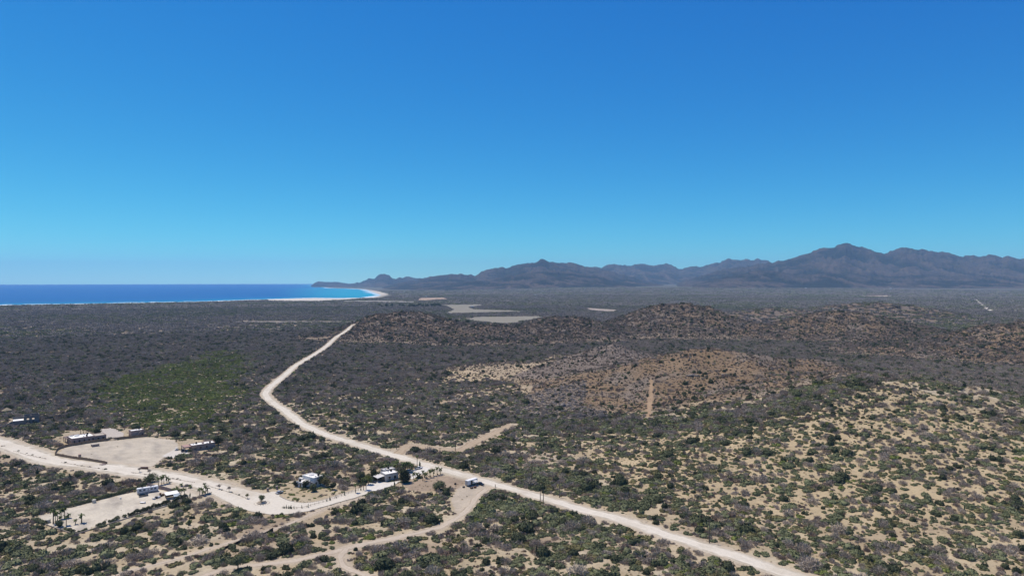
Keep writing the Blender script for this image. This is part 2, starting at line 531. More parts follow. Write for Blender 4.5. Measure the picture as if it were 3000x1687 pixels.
m, nt, bs = new_mat('ground_soil')
at = attr_n(nt, 'soil')
geo = node(nt, 'ShaderNodeNewGeometry')
n_f = noise_n(nt, 0.9, 5, 0.65, geo.outputs['Position'])
n_m = noise_n(nt, 0.11, 4, 0.6, geo.outputs['Position'])
n_b = noise_n(nt, 0.028, 5, 0.65, geo.outputs['Position'])
v = math_n(nt, 'ADD', math_n(nt, 'ADD', math_n(nt, 'MULTIPLY', n_f, 0.55), math_n(nt, 'MULTIPLY', n_m, 0.55)), math_n(nt, 'MULTIPLY', n_b, 0.35))
v = math_n(nt, 'ADD', v, 0.28)
hs = node(nt, 'ShaderNodeHueSaturation')
nt.links.new(at.outputs['Color'], hs.inputs['Color']); nt.links.new(v, hs.inputs['Value'])
# thin dry litter and dead grass in irregular patches
litter = ramp_n(nt, noise_n(nt, 0.35, 5, 0.7, geo.outputs['Position']), 0.54, 0.70)
col = mix_c(nt, math_n(nt, 'MULTIPLY', litter, attr_n(nt, 'litter').outputs['Fac']), hs.outputs[0], (0.20, 0.155, 0.115))
nt.links.new(col, bs.inputs['Base Color'])
bs.inputs['Roughness'].default_value = 0.95
bs.inputs['Specular IOR Level'].default_value = 0.1
bp = node(nt, 'ShaderNodeBump'); bp.inputs['Strength'].default_value = 0.5; bp.inputs['Distance'].default_value = 0.6
nt.links.new(math_n(nt, 'ADD', n_f, math_n(nt, 'MULTIPLY', n_m, 3)), bp.inputs['Height']); nt.links.new(bp.outputs[0], bs.inputs['Normal'])

me = np_mesh('ground', np.stack([gx, gy, gz], -1), quads, mat='ground_soil', smooth=True)
set_color(me, 'soil', soil_color(gx, gy, ghh, gsd))
lit = np.full(len(gx), 0.75)
for poly in BARES:
    lit[inside(poly, gx, gy)] = 0.3
set_float(me, 'litter', lit)
tag(link(bpy.data.objects.new('ground', me)), kind='structure')

# ------------------------------------------------------------------ sea
SEA_R = 25200.0
sth = np.radians(np.linspace(-80, 0, 420)); srr = np.geomspace(2600, SEA_R, 270)
sr, st = np.meshgrid(srr, sth, indexing='ij')
sx = (sr * np.sin(st)).ravel(); sy = (sr * np.cos(st)).ravel()
ssd = -sea_signed(sx, sy)
ii, jj = np.meshgrid(np.arange(len(srr) - 1), np.arange(len(sth) - 1), indexing='ij')
a = ii * len(sth) + jj
quads = np.stack([a, a + len(sth), a + len(sth) + 1, a + 1], -1).reshape(-1, 4)
keep = (ssd[quads] > -150).any(1)
quads = quads[keep][:, ::-1]
me = np_mesh('sea', np.stack([sx, sy, np.full(len(sx), -1.2)], -1), quads, smooth=True)
bayness = sstep(-0.36, -0.235, sx / sy) * sstep(3800, 5200, sy)          # shallow sandy bay under the headland
shallow = np.clip(np.maximum(np.exp(-np.clip(ssd, 0, None) / 230.0) * 0.9, bayness * 0.9 * (1 - sstep(9500, 14000, sy))), 0, 1)
wv = fbm(sx / 260, sy / 60, 61, 3)
foam = np.where((ssd > -30) & (ssd < 42 + 45 * wv), 1.0, 0.0)
foam = np.maximum(foam, ((ssd > 95) & (ssd < 120) & (wv > 0.15) & (sy < 4200)) * 0.8)
far_beach = (sy > 6500) & (ssd > -40) & (ssd < 45 + 90 * wv)
foam = np.where(sy > 5200, foam * 0.55, foam)
foam = np.maximum(foam, far_beach * (wv > -0.1) * 0.6)
me.materials.clear()
m, nt, bs = new_mat('sea_water')
deep, turq = (0.003, 0.092, 0.285), (0.008, 0.290, 0.400)
mp = node(nt, 'ShaderNodeMapping'); mp.inputs['Scale'].default_value = (0.0011, 0.0075, 1.0); mp.inputs['Rotation'].default_value = (0, 0, 0.12)
nt.links.new(node(nt, 'ShaderNodeNewGeometry').outputs['Position'], mp.inputs['Vector'])
n1 = noise_n(nt, 1.0, 6, 0.7, mp.outputs[0])
col = mix_c(nt, attr_n(nt, 'shallow').outputs['Fac'], deep, turq)
hs = node(nt, 'ShaderNodeHueSaturation'); nt.links.new(col, hs.inputs['Color'])
nt.links.new(math_n(nt, 'ADD', 0.6, math_n(nt, 'MULTIPLY', n1, 0.8)), hs.inputs['Value'])
col = mix_c(nt, attr_n(nt, 'foam').outputs['Fac'], hs.outputs[0], (0.80, 0.82, 0.82))
nt.links.new(col, bs.inputs['Base Color'])
bs.inputs['Roughness'].default_value = 0.42
bs.inputs['IOR'].default_value = 1.33
bs.inputs['Specular IOR Level'].default_value = 0.16
bp = node(nt, 'ShaderNodeBump'); bp.inputs['Strength'].default_value = 0.9; bp.inputs['Distance'].default_value = 2.0
nt.links.new(noise_n(nt, 0.09, 4, 0.6), bp.inputs['Height']); nt.links.new(bp.outputs[0], bs.inputs['Normal'])
me.materials.append(m)
set_float(me, 'shallow', shallow); set_float(me, 'foam', foam)
tag(link(bpy.data.objects.new('sea', me)), kind='structure')

# ------------------------------------------------------------------ mountains
m, nt, bs = new_mat('mountain_rock')
geo = node(nt, 'ShaderNodeNewGeometry')
n1 = noise_n(nt, 0.0035, 6, 0.65); n2 = noise_n(nt, 0.02, 5, 0.7)
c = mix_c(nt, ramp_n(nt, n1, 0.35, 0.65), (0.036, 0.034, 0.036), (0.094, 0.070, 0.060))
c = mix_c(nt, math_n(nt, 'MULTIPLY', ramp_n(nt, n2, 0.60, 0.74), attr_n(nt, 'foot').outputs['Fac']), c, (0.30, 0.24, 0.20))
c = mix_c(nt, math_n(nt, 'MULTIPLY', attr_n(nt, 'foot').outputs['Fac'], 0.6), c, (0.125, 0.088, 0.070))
c = mix_c(nt, math_n(nt, 'MULTIPLY', attr_n(nt, 'gully_shade').outputs['Fac'], 0.9), c, (0.010, 0.014, 0.014))  # dark colour stands in for shade in the gullies, besides their scrub
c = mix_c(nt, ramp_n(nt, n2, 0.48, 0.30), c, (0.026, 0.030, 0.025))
nt.links.new(c, bs.inputs['Base Color']); bs.inputs['Roughness'].default_value = 0.95; bs.inputs['Specular IOR Level'].default_value = 0.05
bp = node(nt, 'ShaderNodeBump'); bp.inputs['Strength'].default_value = 0.8; bp.inputs['Distance'].default_value = 40
nt.links.new(n2, bp.inputs['Height']); nt.links.new(bp.outputs[0], bs.inputs['Normal'])

def mountain(name, label, prof, foot_y, ridge_y, seed, spur=0.35, cols=520, rows=150, base=None, sx_=900, sy_=1700):
    prof = np.array(prof, float)
    pxs = np.linspace(prof[0, 0], prof[-1, 0], cols)
    jag = 3.4 * (ridged(pxs / 30, pxs * 0 + seed, seed + 5, 5) - 0.25) * sstep(4, 26, 838 - np.interp(pxs, prof[:, 0], prof[:, 1]))
    ztop = CAM_H + (822 - np.interp(pxs, prof[:, 0], prof[:, 1]) + jag) / F_PX * ridge_y
    back = ridge_y + (ridge_y - foot_y) * 0.45
    ys = np.linspace(foot_y, back, rows)
    tx = (pxs - 1500) / F_PX
    Y, TX = np.meshgrid(ys, tx, indexing='ij')
    X = TX * Y
    Ztop = np.broadcast_to(ztop, Y.shape)
    n = ridged(X / sx_, Y / sy_, seed, 5)
    n2 = ridged(X / 420 + 0.9 * n, Y / 620, seed + 9, 4)
    wob = 0.16 * fbm(X / 1500, Y / 1500, seed + 3, 2)
    s = np.clip((Y - foot_y) / (ridge_y - foot_y) + wob * (1 - sstep(0.75, 1, (Y - foot_y) / (ridge_y - foot_y))), 0, 1)
    shape = 0.35 * s + 0.65 * s ** 2.0
    mid = sstep(0.02, 0.30, s) * (1 - 0.75 * sstep(0.86, 1.0, s))
    shape = shape * (1 + 0.0 * n) + mid * (spur * 0.8 * n + spur * 0.75 * n2) * (0.35 + 0.65 * s)
    b = np.clip((Y - ridge_y) / (back - ridge_y), 0, 1)
    shape = np.where(Y > ridge_y, (1 - b) ** 1.3, shape)
    # the ridge itself: nothing in front may overtop it, seen from the plain
    base_z = 45 * sstep(4200, 10000, Y) * sstep(-0.12, 0.12, TX) if base is None else base
    zz = base_z - 4 + np.clip(shape, -0.02, None) * (Ztop - base_z)
    cap = CAM_H + (Ztop - CAM_H) * Y / ridge_y
    front = Y < ridge_y * 0.995
    zz = np.where(front, np.minimum(zz, np.where(Ztop > CAM_H, cap - 6, zz)), zz)
    edge = np.minimum(sstep(0, 0.02, (TX - tx[0]) / (tx[-1] - tx[0])), sstep(0, 0.02, (tx[-1] - TX) / (tx[-1] - tx[0])))
    zz = np.where(edge < 1, zz * edge - 12 * (1 - edge), zz)
    ii, jj = np.meshgrid(np.arange(rows - 1), np.arange(cols - 1), indexing='ij')
    a = ii * cols + jj
    quads = np.stack([a, a + 1, a + cols + 1, a + cols], -1).reshape(-1, 4)
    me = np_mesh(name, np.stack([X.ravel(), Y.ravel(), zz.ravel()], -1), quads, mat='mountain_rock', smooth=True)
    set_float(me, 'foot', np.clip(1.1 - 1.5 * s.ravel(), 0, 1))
    set_float(me, 'gully_shade', sstep(-0.8, 0.5, -(0.55 * (n - n.mean()) / n.std() + 0.75 * (n2 - n2.mean()) / n2.std())).ravel())
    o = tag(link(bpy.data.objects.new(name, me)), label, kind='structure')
    return o

HEADLAND = [(905, 838), (914, 834), (922, 829), (934, 825), (960, 827), (980, 825.5), (1000, 828), (1020, 831), (1038, 830), (1046, 827), (1052, 829), (1068, 822.5),
            (1080, 817), (1097, 817), (1106, 809), (1114, 804), (1126, 804), (1140, 808), (1150, 815), (1160, 818), (1170, 815), (1180, 816),
            (1190, 812), (1203, 814), (1216, 816), (1236, 817.5), (1260, 815), (1300, 822), (1340, 830), (1380, 838)]
COASTAL = [(1090, 846), (1130, 838), (1160, 830), (1200, 824), (1240, 818), (1262, 813), (1300, 808), (1325, 804), (1355, 806), (1375, 806), (1393, 808), (1410, 798), (1450, 789),
           (1474, 786), (1482, 788), (1506, 780), (1530, 775), (1555, 771), (1572, 770), (1582, 764), (1590, 762), (1598, 764), (1610, 770), (1630, 772), (1648, 777),
           (1672, 773), (1690, 777), (1716, 785), (1760, 792), (1800, 800), (1850, 812), (1900, 824), (1950, 834), (2000, 842)]
COAST_FOOT = [(1180, 848), (1230, 838), (1290, 832), (1350, 828), (1420, 824), (1480, 814), (1540, 804), (1600, 797), (1660, 800), (1710, 806), (1760, 812), (1800, 824), (1850, 834), (1900, 842)]
INNER = [(1640, 800), (1700, 789), (1730, 786), (1750, 786), (1763, 789), (1780, 780), (1796, 777), (1812, 780), (1840, 780), (1877, 777), (1900, 781), (1917, 783), (1940, 778),
         (1955, 776), (1970, 780), (1988, 790), (2020, 785), (2053, 782), (2080, 776), (2110, 770), (2134, 762), (2160, 765), (2184, 763), (2205, 764), (2220, 762),
         (2245, 768), (2263, 774), (2300, 782), (2340, 795), (2400, 815)]
EASTERN = [(1960, 838), (1985, 830), (2010, 820), (2060, 806), (2130, 790), (2190, 782), (2230, 777), (2263, 773), (2290, 768), (2316, 762), (2356, 751), (2406, 736), (2437, 729), (2455, 724),
           (2472, 719), (2482, 720), (2492, 723), (2510, 728), (2533, 734), (2560, 740), (2593, 746), (2620, 741), (2654, 733), (2666, 735), (2676, 734), (2719, 743), (2765, 745), (2810, 753),
           (2866, 758), (2901, 754), (2920, 757), (2936, 763), (2952, 756), (2977, 763), (3010, 764), (3060, 758), (3150, 766), (3260, 775), (3400, 800)]
EAST_FOOT = [(2010, 840), (2060, 828), (2110, 816), (2170, 804), (2220, 796), (2280, 800), (2340, 808), (2420, 800), (2500, 804), (2600, 812), (2700, 806), (2800, 812), (2900, 808), (3000, 816), (3100, 815), (3200, 830)]
mountain('headland', 'low headland with a flat-topped peak across the bay', HEADLAND, 12500, 16000, 101, 0.3, 420, 110, base=0.0)
mountain('mountain_range', 'rugged mountain range with one knobbly summit behind the lagoon', COASTAL, 9000, 12600, 131)
mountain('mountain_range', 'low foothills before the knobbly summit', COAST_FOOT, 8300, 9900, 151, 0.45, 420, 110, sx_=600, sy_=900)
mountain('mountain_range', 'bluish ridge between the two nearer ranges', INNER, 12500, 17000, 171)
mountain('mountain_range', 'highest brown massif above the eastern plain', EASTERN, 8600, 12000, 191, 0.38, 640, 170)
mountain('mountain_range', 'foothills below the highest massif', EAST_FOOT, 7900, 9300, 211, 0.45, 520, 100, sx_=550, sy_=800)

# ------------------------------------------------------------------ roads and yards
def road_mat(name, c_mid, c_edge):
    m, nt, bs = new_mat(name)
    c_mid = tuple(c * 0.86 for c in c_mid); c_edge = tuple(c * ALB for c in c_edge)
    ac = math_n(nt, 'ABSOLUTE', attr_n(nt, 'across').outputs['Fac'])
    wob = noise_n(nt, 0.14, 4, 0.6)
    e = math_n(nt, 'ADD', ac, math_n(nt, 'MULTIPLY', math_n(nt, 'SUBTRACT', wob, 0.5), 0.7))
    col = mix_c(nt, ramp_n(nt, e, 0.55, 1.05), c_mid, c_edge)
    # worn wheel paths, paler where the ground is packed, with darker loose ridges between them
    t = math_n(nt, 'ABSOLUTE', math_n(nt, 'SUBTRACT', ac, 0.42))
    tr = math_n(nt, 'MULTIPLY', ramp_n(nt, t, 0.20, 0.06), ramp_n(nt, wob, 0.30, 0.62))
    col = mix_c(nt, math_n(nt, 'MULTIPLY', tr, 0.6), col, tuple(min(1, c * 1.12) for c in c_mid))
    rid = math_n(nt, 'MULTIPLY', ramp_n(nt, math_n(nt, 'ABSOLUTE', math_n(nt, 'SUBTRACT', ac, 0.70)), 0.14, 0.03), ramp_n(nt, wob, 0.40, 0.60))
    col = mix_c(nt, math_n(nt, 'MULTIPLY', rid, 0.7), col, tuple(c * 0.72 for c in c_edge))
    big_ = noise_n(nt, 0.045, 4, 0.65)
    col = mix_c(nt, math_n(nt, 'MULTIPLY', ramp_n(nt, big_, 0.48, 0.70), 0.55), col, c_edge)
    n2 = noise_n(nt, 0.7, 5, 0.7)
    hs = node(nt, 'ShaderNodeHueSaturation'); nt.links.new(col, hs.inputs['Color'])
    nt.links.new(math_n(nt, 'ADD', 0.74, math_n(nt, 'MULTIPLY', n2, 0.52)), hs.inputs['Value'])
    nt.links.new(hs.outputs[0], bs.inputs['Base Color'])
    bs.inputs['Roughness'].default_value = 0.95; bs.inputs['Specular IOR Level'].default_value = 0.1
    bp = node(nt, 'ShaderNodeBump'); bp.inputs['Strength'].default_value = 0.3; bp.inputs['Distance'].default_value = 0.15
    nt.links.new(n2, bp.inputs['Height']); nt.links.new(bp.outputs[0], bs.inputs['Normal'])
    return m
road_mat('road_pale', (0.655, 0.590, 0.485), (0.480, 0.405, 0.295))
road_mat('road_tan', (0.520, 0.435, 0.335), (0.430, 0.345, 0.250))
road_mat('road_brown', (0.430, 0.335, 0.230), (0.360, 0.270, 0.180))

def smooth_line(pts, step):
    pts = np.asarray(pts, float)
    # Catmull-Rom through the points, then even spacing
    out = []
    n = len(pts)
    for i in range(n - 1):
        p0, p1, p2, p3 = pts[max(i - 1, 0)], pts[i], pts[i + 1], pts[min(i + 2, n - 1)]
        for t in np.linspace(0, 1, 12, endpoint=False):
            out.append(0.5 * ((2 * p1) + (-p0 + p2) * t + (2 * p0 - 5 * p1 + 4 * p2 - p3) * t * t + (-p0 + 3 * p1 - 3 * p2 + p3) * t ** 3))
    out.append(pts[-1]); out = np.array(out)
    s = np.concatenate([[0], np.cumsum(np.hypot(*np.diff(out, axis=0).T))])
    q = np.arange(0, s[-1], step)
    return np.stack([np.interp(q, s, out[:, 0]), np.interp(q, s, out[:, 1])], -1)

def road(name, label, line, hw, mat, step=2.5, lift=0.12, ragged=0.8):
    c = smooth_line(line, step)
    d = np.gradient(c, axis=0); d /= np.maximum(np.hypot(d[:, 0], d[:, 1]), 1e-6)[:, None]
    nrm = np.stack([d[:, 1], -d[:, 0]], -1)
    ac = np.array([-1, -0.72, -0.4, 0, 0.4, 0.72, 1.0])
    s = np.arange(len(c)) * step
    wl_ = hw + ragged * 1.6 * perlin(s / 9, s * 0 + 3.3, 71) + ragged * perlin(s / 3, s * 0 + 8.1, 72)
    wr_ = hw + ragged * 1.6 * perlin(s / 9, s * 0 + 13.3, 73) + ragged * perlin(s / 3, s * 0 + 18.1, 74)
    off = np.where(ac[None, :] < 0, ac[None, :] * wl_[:, None], ac[None, :] * wr_[:, None])
    pts = c[:, None, :] + nrm[:, None, :] * off[:, :, None]
    x, y = pts[..., 0].ravel(), pts[..., 1].ravel()
    z = height(x, y) + lift - 0.10 * (np.tile(np.abs(ac), len(c)) > 0.9)
    k = len(ac)
    ii, jj = np.meshgrid(np.arange(len(c) - 1), np.arange(k - 1), indexing='ij')
    a = ii * k + jj
    quads = np.stack([a, a + 1, a + k + 1, a + k], -1).reshape(-1, 4)
    me = np_mesh(name, np.stack([x, y, z], -1), quads, mat=mat, smooth=True)
    if me.polygons[0].normal.z < 0:
        me.flip_normals()
    set_float(me, 'across', np.tile(ac, len(c)))
    return tag(link(bpy.data.objects.new(name, me)), label, kind='structure')

def sheet(name, label, poly, mat, lift=0.1, grid=3.0, ragged=0.5, flat_z=None):
    poly = np.asarray(poly, float)
    pts = []
    for i in range(len(poly)):
        a, b = poly[i], poly[(i + 1) % len(poly)]
        n = max(1, int(np.hypot(*(b - a)) / 2.0))
        for k in range(n):
            p = a + (b - a) * k / n
            p = p + ragged * np.array([perlin(p[0] / 4, p[1] / 4, 91), perlin(p[0] / 4, p[1] / 4, 92)])
            pts.append(p)
    nb = len(pts)
    x0, y0 = poly.min(0); x1, y1 = poly.max(0)
    xs, ys = np.meshgrid(np.arange(x0, x1, grid), np.arange(y0, y1, grid))
    xs, ys = xs.ravel(), ys.ravel()
    m = inside(np.array(pts), xs, ys) & (dist_line(np.vstack([pts, pts[:1]]), xs, ys) > grid * 0.4)
    allp = [Vector((float(a), float(b))) for a, b in pts] + [Vector((float(a), float(b))) for a, b in zip(xs[m], ys[m])]
    v, e, f, *_ = delaunay_2d_cdt(allp, [], [list(range(nb))], 1, 1e-4)
    vx = np.array([p[0] for p in v]); vy = np.array([p[1] for p in v])
    vz = height(vx, vy) + lift if flat_z is None else np.full(len(vx), flat_z)
    me = np_mesh(name, np.stack([vx, vy, vz], -1), None, [t for t in f if len(t) == 3], mat=mat, smooth=True)
    if me.polygons[0].normal.z < 0:
        me.flip_normals()
    set_float(me, 'across', np.full(len(vx), 0.2))
    return tag(link(bpy.data.objects.new(name, me)), label, kind='structure')

plain('concrete_pad', (0.66, 0.60, 0.51), 0.9, 0.08, 0.5)
plain('gravel_grey', (0.54, 0.475, 0.40), 0.95, 0.10, 1.2, bump=0.4)
plain('concrete_cool', (0.72, 0.67, 0.59), 0.9, 0.06, 0.4)
road('dirt_road', 'wide pale main dirt road winding across the plain', MAIN_ROAD, 4.8, 'road_pale')
road('dirt_road', 'broad pale road with a planted median', WEST_ROAD, 9.6, 'road_pale', lift=0.16)
sheet('dirt_turnaround', 'pale dirt turnaround round the planted island', TURN, 'road_pale', 0.20)
road('dirt_track', 'sandy track curving below the white box trailer', TRACK, 2.1, 'road_tan', 2.0, 0.10)
road('dirt_track', 'short branch of the sandy track', TRACK_BRANCH, 1.7, 'road_tan', 2.0, 0.14)
road('footpath', 'narrow pale path along the black netting fence', FOOT_TRACK, 0.8, 'road_tan', 2.0, 0.08, 0.3)
road('dirt_track', 'brown cleared spur climbing towards the brown hill', SPUR, 4.2, 'road_brown', 2.5, 0.10, 1.0)
road('dirt_road', 'far pale road stub on the eastern plain', FAR_ROAD, 8.0, 'road_pale', 6, 0.4)
sheet('concrete_pad', 'pale concrete apron before the open carport', PAD_CARPORT, 'concrete_pad', 0.14, ragged=0.0)
sheet('gravel_yard', 'grey gravel yard between beige house and small outbuilding', PAD_BEIGE, 'gravel_grey', 0.12)
sheet('concrete_pad', 'pale driveway before the grey house', PAD_GREY, 'concrete_cool', 0.24, ragged=0.15)
sheet('concrete_pad', 'parking pad among the palms', PAD_CARS, 'concrete_cool', 0.14, ragged=0.3)

# ------------------------------------------------------------------ haze (see the far ranges fade)
HZ = 26500.0
bm = bmesh.new(); bmesh.ops.create_cube(bm, size=1.0)
me = bpy.data.meshes.new('haze'); bm.to_mesh(me); bm.free()
hz = bpy.data.objects.new('haze', me)
hz.scale = (2 * HZ, 2 * HZ, 860); hz.location = (0, 0, 860 / 2 - 20)
m = bpy.data.materials.new('haze_air'); m.use_nodes = True
nt = m.node_tree
for n_ in list(nt.nodes):
    nt.nodes.remove(n_)
out = nt.nodes.new('ShaderNodeOutputMaterial')
pv = nt.nodes.new('ShaderNodeVolumePrincipled')
pv.inputs['Color'].default_value = (0.41, 0.69, 1.0, 1)
pv.inputs['Density'].default_value = 3.4e-5
pv.inputs['Anisotropy'].default_value = 0.0
nt.links.new(pv.outputs[0], out.inputs['Volume'])
me.materials.append(m)
tag(link(hz), kind='stuff')
hz.display_type = 'WIRE'

# ------------------------------------------------------------------ scrub
def leaf_dome(rng, lobes, n, size, core=True, height_=0.75, spread=0.35, thin=False):
    """a mound of leaf-sized faces over a few lobes; radius about 1, standing on z = 0"""
    V, Q = [], []
    L = []
    for k in range(lobes):
        if lobes == 1:
            c = np.array([0, 0, 0.0]); r = 1.0
        else:
            a = rng.uniform(0, 2 * math.pi); d = rng.uniform(0.25, 0.75)
            c = np.array([math.cos(a) * d, math.sin(a) * d, 0]); r = rng.uniform(0.38, 0.62)
        L.append((c, r, rng.uniform(0.75, 1.15)))
    w = np.array([l[1] ** 2 for l in L]); w /= w.sum()
    if core:
        for c, r, hh in L:
            k0 = sum(len(v) for v in V)
            th = np.linspace(0, 2 * math.pi, 8, endpoint=False)
            rings = []
            for zz, rr in ((-0.08, 0.80), (0.32, 0.84), (0.64, 0.56)):
                j = 1 + 0.13 * rng.standard_normal(8)
                rings.append(np.stack([c[0] + r * rr * j * np.cos(th), c[1] + r * rr * j * np.sin(th), np.full(8, zz * r * hh * height_ * 1.15)], -1))
            V.append(np.vstack(rings + [np.array([[c[0], c[1], 0.80 * r * hh * height_]])]))
            for q in range(2):
                for i in range(8):
                    j = (i + 1) % 8
                    Q.append([k0 + q * 8 + i, k0 + q * 8 + j, k0 + (q + 1) * 8 + j, k0 + (q + 1) * 8 + i])
            for i in range(0, 8, 2):
                Q.append([k0 + 16 + i, k0 + 16 + (i + 1) % 8, k0 + 16 + (i + 2) % 8, k0 + 24])
    k0 = sum(len(v) for v in V)
    pick = rng.choice(lobes, n, p=w)
    for i in range(n):
        c, r, hh = L[pick[i]]
        u = rng.standard_normal(3); u[2] = abs(u[2]) * 1.0 + 0.05; u /= np.linalg.norm(u)
        rad = r * (1 - spread * rng.random() ** 1.8) * (1 + 0.10 * rng.standard_normal())
        p = c + u * np.array([rad, rad, rad * hh * height_])
        p[2] = max(p[2], 0.02)
        nrm = u + 0.75 * rng.standard_normal(3); nrm /= np.linalg.norm(nrm)
        t1 = np.cross(nrm, rng.standard_normal(3)); t1 /= np.linalg.norm(t1)
        t2 = np.cross(nrm, t1)
        s = size * rng.uniform(0.6, 1.35)
        if thin:
            t1 = u + 0.5 * rng.standard_normal(3); t1 /= np.linalg.norm(t1)
            t2 = np.cross(t1, rng.standard_normal(3)); t2 /= np.linalg.norm(t2)
            a, b = t1 * s * 1.9, t2 * s * 0.30
        else:
            a, b = t1 * s, t2 * s * rng.uniform(0.5, 0.9)
        V.append(np.array([p - a, p - b, p + a, p + b]))
        Q.append([k0, k0 + 1, k0 + 2, k0 + 3]); k0 += 4
    return np.vstack(V), np.array(Q)

def trunk_tube(path, radii, sides=6):
    V, Q = [], []
    path = np.array(path, float)
    for p, r in zip(path, radii):
        th = np.linspace(0, 2 * math.pi, sides, endpoint=False)
        V.append(np.stack([p[0] + r * np.cos(th), p[1] + r * np.sin(th), np.full(sides, p[2])], -1))
    for k in range(len(path) - 1):
        for i in range(sides):
            j = (i + 1) % sides
            Q.append([k * sides + i, k * sides + j, (k + 1) * sides + j, (k + 1) * sides + i])
    return np.vstack(V), np.array(Q)

def join(parts):
    V, Q, n = [], [], 0
    for v, q in parts:
        V.append(v); Q.append(np.asarray(q) + n); n += len(v)
    return np.vstack(V), np.vstack(Q)

VAR = {}       # kind -> list of meshes
def variants(kind, mat, n, fn):
    VAR[kind] = [np_mesh(f'{kind}_{i:02d}', *fn(np.random.default_rng(900 + 37 * i + len(kind))), mat=mat) for i in range(n)]

variants('green_shrub', 'leaf_green', 7, lambda r: leaf_dome(r, int(r.integers(1, 8)), 430, 0.105))
variants('bright_shrub', 'leaf_bright', 4, lambda r: leaf_dome(r, int(r.integers(2, 7)), 430, 0.10, height_=0.6))
variants('dark_shrub', 'leaf_dark', 4, lambda r: leaf_dome(r, int(r.integers(1, 5)), 330, 0.12, height_=0.9))
variants('olive_shrub', 'leaf_olive', 4, lambda r: leaf_dome(r, int(r.integers(2, 7)), 400, 0.10, height_=0.6))
variants('grey_shrub', 'twig_grey', 7, lambda r: leaf_dome(r, int(r.integers(1, 7)), 560, 0.085, core=False, height_=0.8, spread=0.75, thin=True))
variants('brown_shrub', 'twig_brown', 5, lambda r: leaf_dome(r, int(r.integers(1, 6)), 420, 0.09, core=False, height_=0.7, spread=0.7, thin=True))
def clump(r, n=11, leaf=26):
    parts = []
    for k in range(n):
        v, q = leaf_dome(r, 1, leaf, 0.42, core=True, height_=r.uniform(0.7, 1.1))
        s = r.uniform(0.13, 0.30)
        a = r.uniform(0, 2 * math.pi); d = math.sqrt(r.random()) * 0.95
        parts.append((v * s + np.array([math.cos(a) * d, math.sin(a) * d, 0]), q))
    return join(parts)
variants('far_grey_scrub', 'far_twig', 4, clump)
variants('far_green_scrub', 'leaf_green', 4, clump)
variants('far_dark_scrub', 'leaf_dark', 3, lambda r: clump(r, 5, 20))
def boulder(r):
    bm = bmesh.new(); bmesh.ops.create_icosphere(bm, subdivisions=2, radius=1.0)
    seed = int(r.integers(1000))
    for v in bm.verts:
        c = v.co
        f = 1 + 0.35 * float(perlin(c.x * 1.3 + seed, c.y * 1.3 + c.z * 1.7, seed)) + 0.12 * float(perlin(c.x * 3 + seed, c.y * 3 - c.z * 3, seed + 1))
        v.co = Vector((c.x * f, c.y * f * 0.85, max(c.z, -0.3) * f * 0.7))
    V = np.array([v.co[:] for v in bm.verts]); T = np.array([[v.index for v in f.verts] for f in bm.faces])
    bm.free()
    return V, None, T
variants('boulder', 'rock_grey', 6, boulder)
for me_ in VAR['boulder'][::2]:
    me_.materials.clear(); me_.materials.append(MATS['rock_dark'])
def wild_cactus(r):
    parts = []
    for k in range(int(r.integers(3, 8))):
        a = r.uniform(0, 6.283); d = 0.0 if k == 0 else r.uniform(0.15, 0.42); h = 1.0 if k == 0 else r.uniform(0.45, 0.9)
        cx, cy = math.cos(a) * d, math.sin(a) * d
        parts.append(trunk_tube([(cx * 0.3, cy * 0.3, -0.05), (cx, cy, 0.28 * h), (cx * 1.1, cy * 1.1, 0.95 * h), (cx * 1.1, cy * 1.1, h)], [0.10, 0.105, 0.09, 0.02], 7))
    return join(parts)
variants('wild_cactus', 'cactus_wild', 5, wild_cactus)
variants('grass_tuft', 'dry_grass', 4, lambda r: leaf_dome(r, 1, 60, 0.22, core=False, height_=0.8, spread=0.8, thin=True))

# -- where it grows
def road_clear(x, y, extra=1.2):
    ok = np.ones(x.shape, bool)
    for line, hw in ROADS:
        ok &= dist_line(line, x, y, hw + 8) > hw + extra
    return ok

def jitter_sector(r0, r1, cell, rng, half=math.radians(44)):
    """an even but irregular cover of the sector of plain that can be seen"""
    X = r1 * math.sin(half)
    xs, ys = np.meshgrid(np.arange(-X, X, cell), np.arange(r0 * math.cos(half), r1, cell))
    x = (xs + rng.uniform(-0.5, 0.5, xs.shape) * cell).ravel(); y = (ys + rng.uniform(-0.5, 0.5, xs.shape) * cell).ravel()
    r = np.hypot(x, y)
    m = (r >= r0) & (r < r1) & (np.abs(np.arctan2(x, y)) < half)
    return x[m], y[m]

POINTS = {}
def add_points(kind, x, y, s, hz, rng):
    POINTS.setdefault(kind, []).append(np.stack([x, y, s, hz, rng.uniform(0, 6.283, len(x)), rng.integers(0, len(VAR[kind]), len(x))], -1))

rng = np.random.default_rng(42)
x, y = jitter_sector(215, 1750, 2.35, rng)
z, hh, sd = height(x, y, True)
r = np.hypot(x, y)
hmax = np.array([hh[k] / h[2] for k, h in enumerate(HILLS)])
hill_brown = np.max([hmax[k] for k, h in enumerate(HILLS) if h[5] in (1, 2, 3)], 0)
hill_red = np.max([hmax[k] for k, h in enumerate(HILLS) if h[5] == 2 or (h[5] == 1 and h[1] > 1100)], 0)
cover = fbm(x / 21, y / 16, 301, 4)                # patches of thicket and open sand
big = fbm(x / 130, y / 100, 311, 3)
close = sstep(430, 900, r + 90 * big)
dens = 0.76 + 1.0 * cover + 0.40 * big
dens = dens + close * 0.30
sl = np.where(inside(SLOPE, x + 12 * cover, y + 12 * big), 0.92, 0.0)
dens = dens * (1 - sl) + sl * (0.80 + 0.50 * cover)
hb = sstep(0.015, 0.10, hill_brown + 0.03 * cover) * (1 - sl)
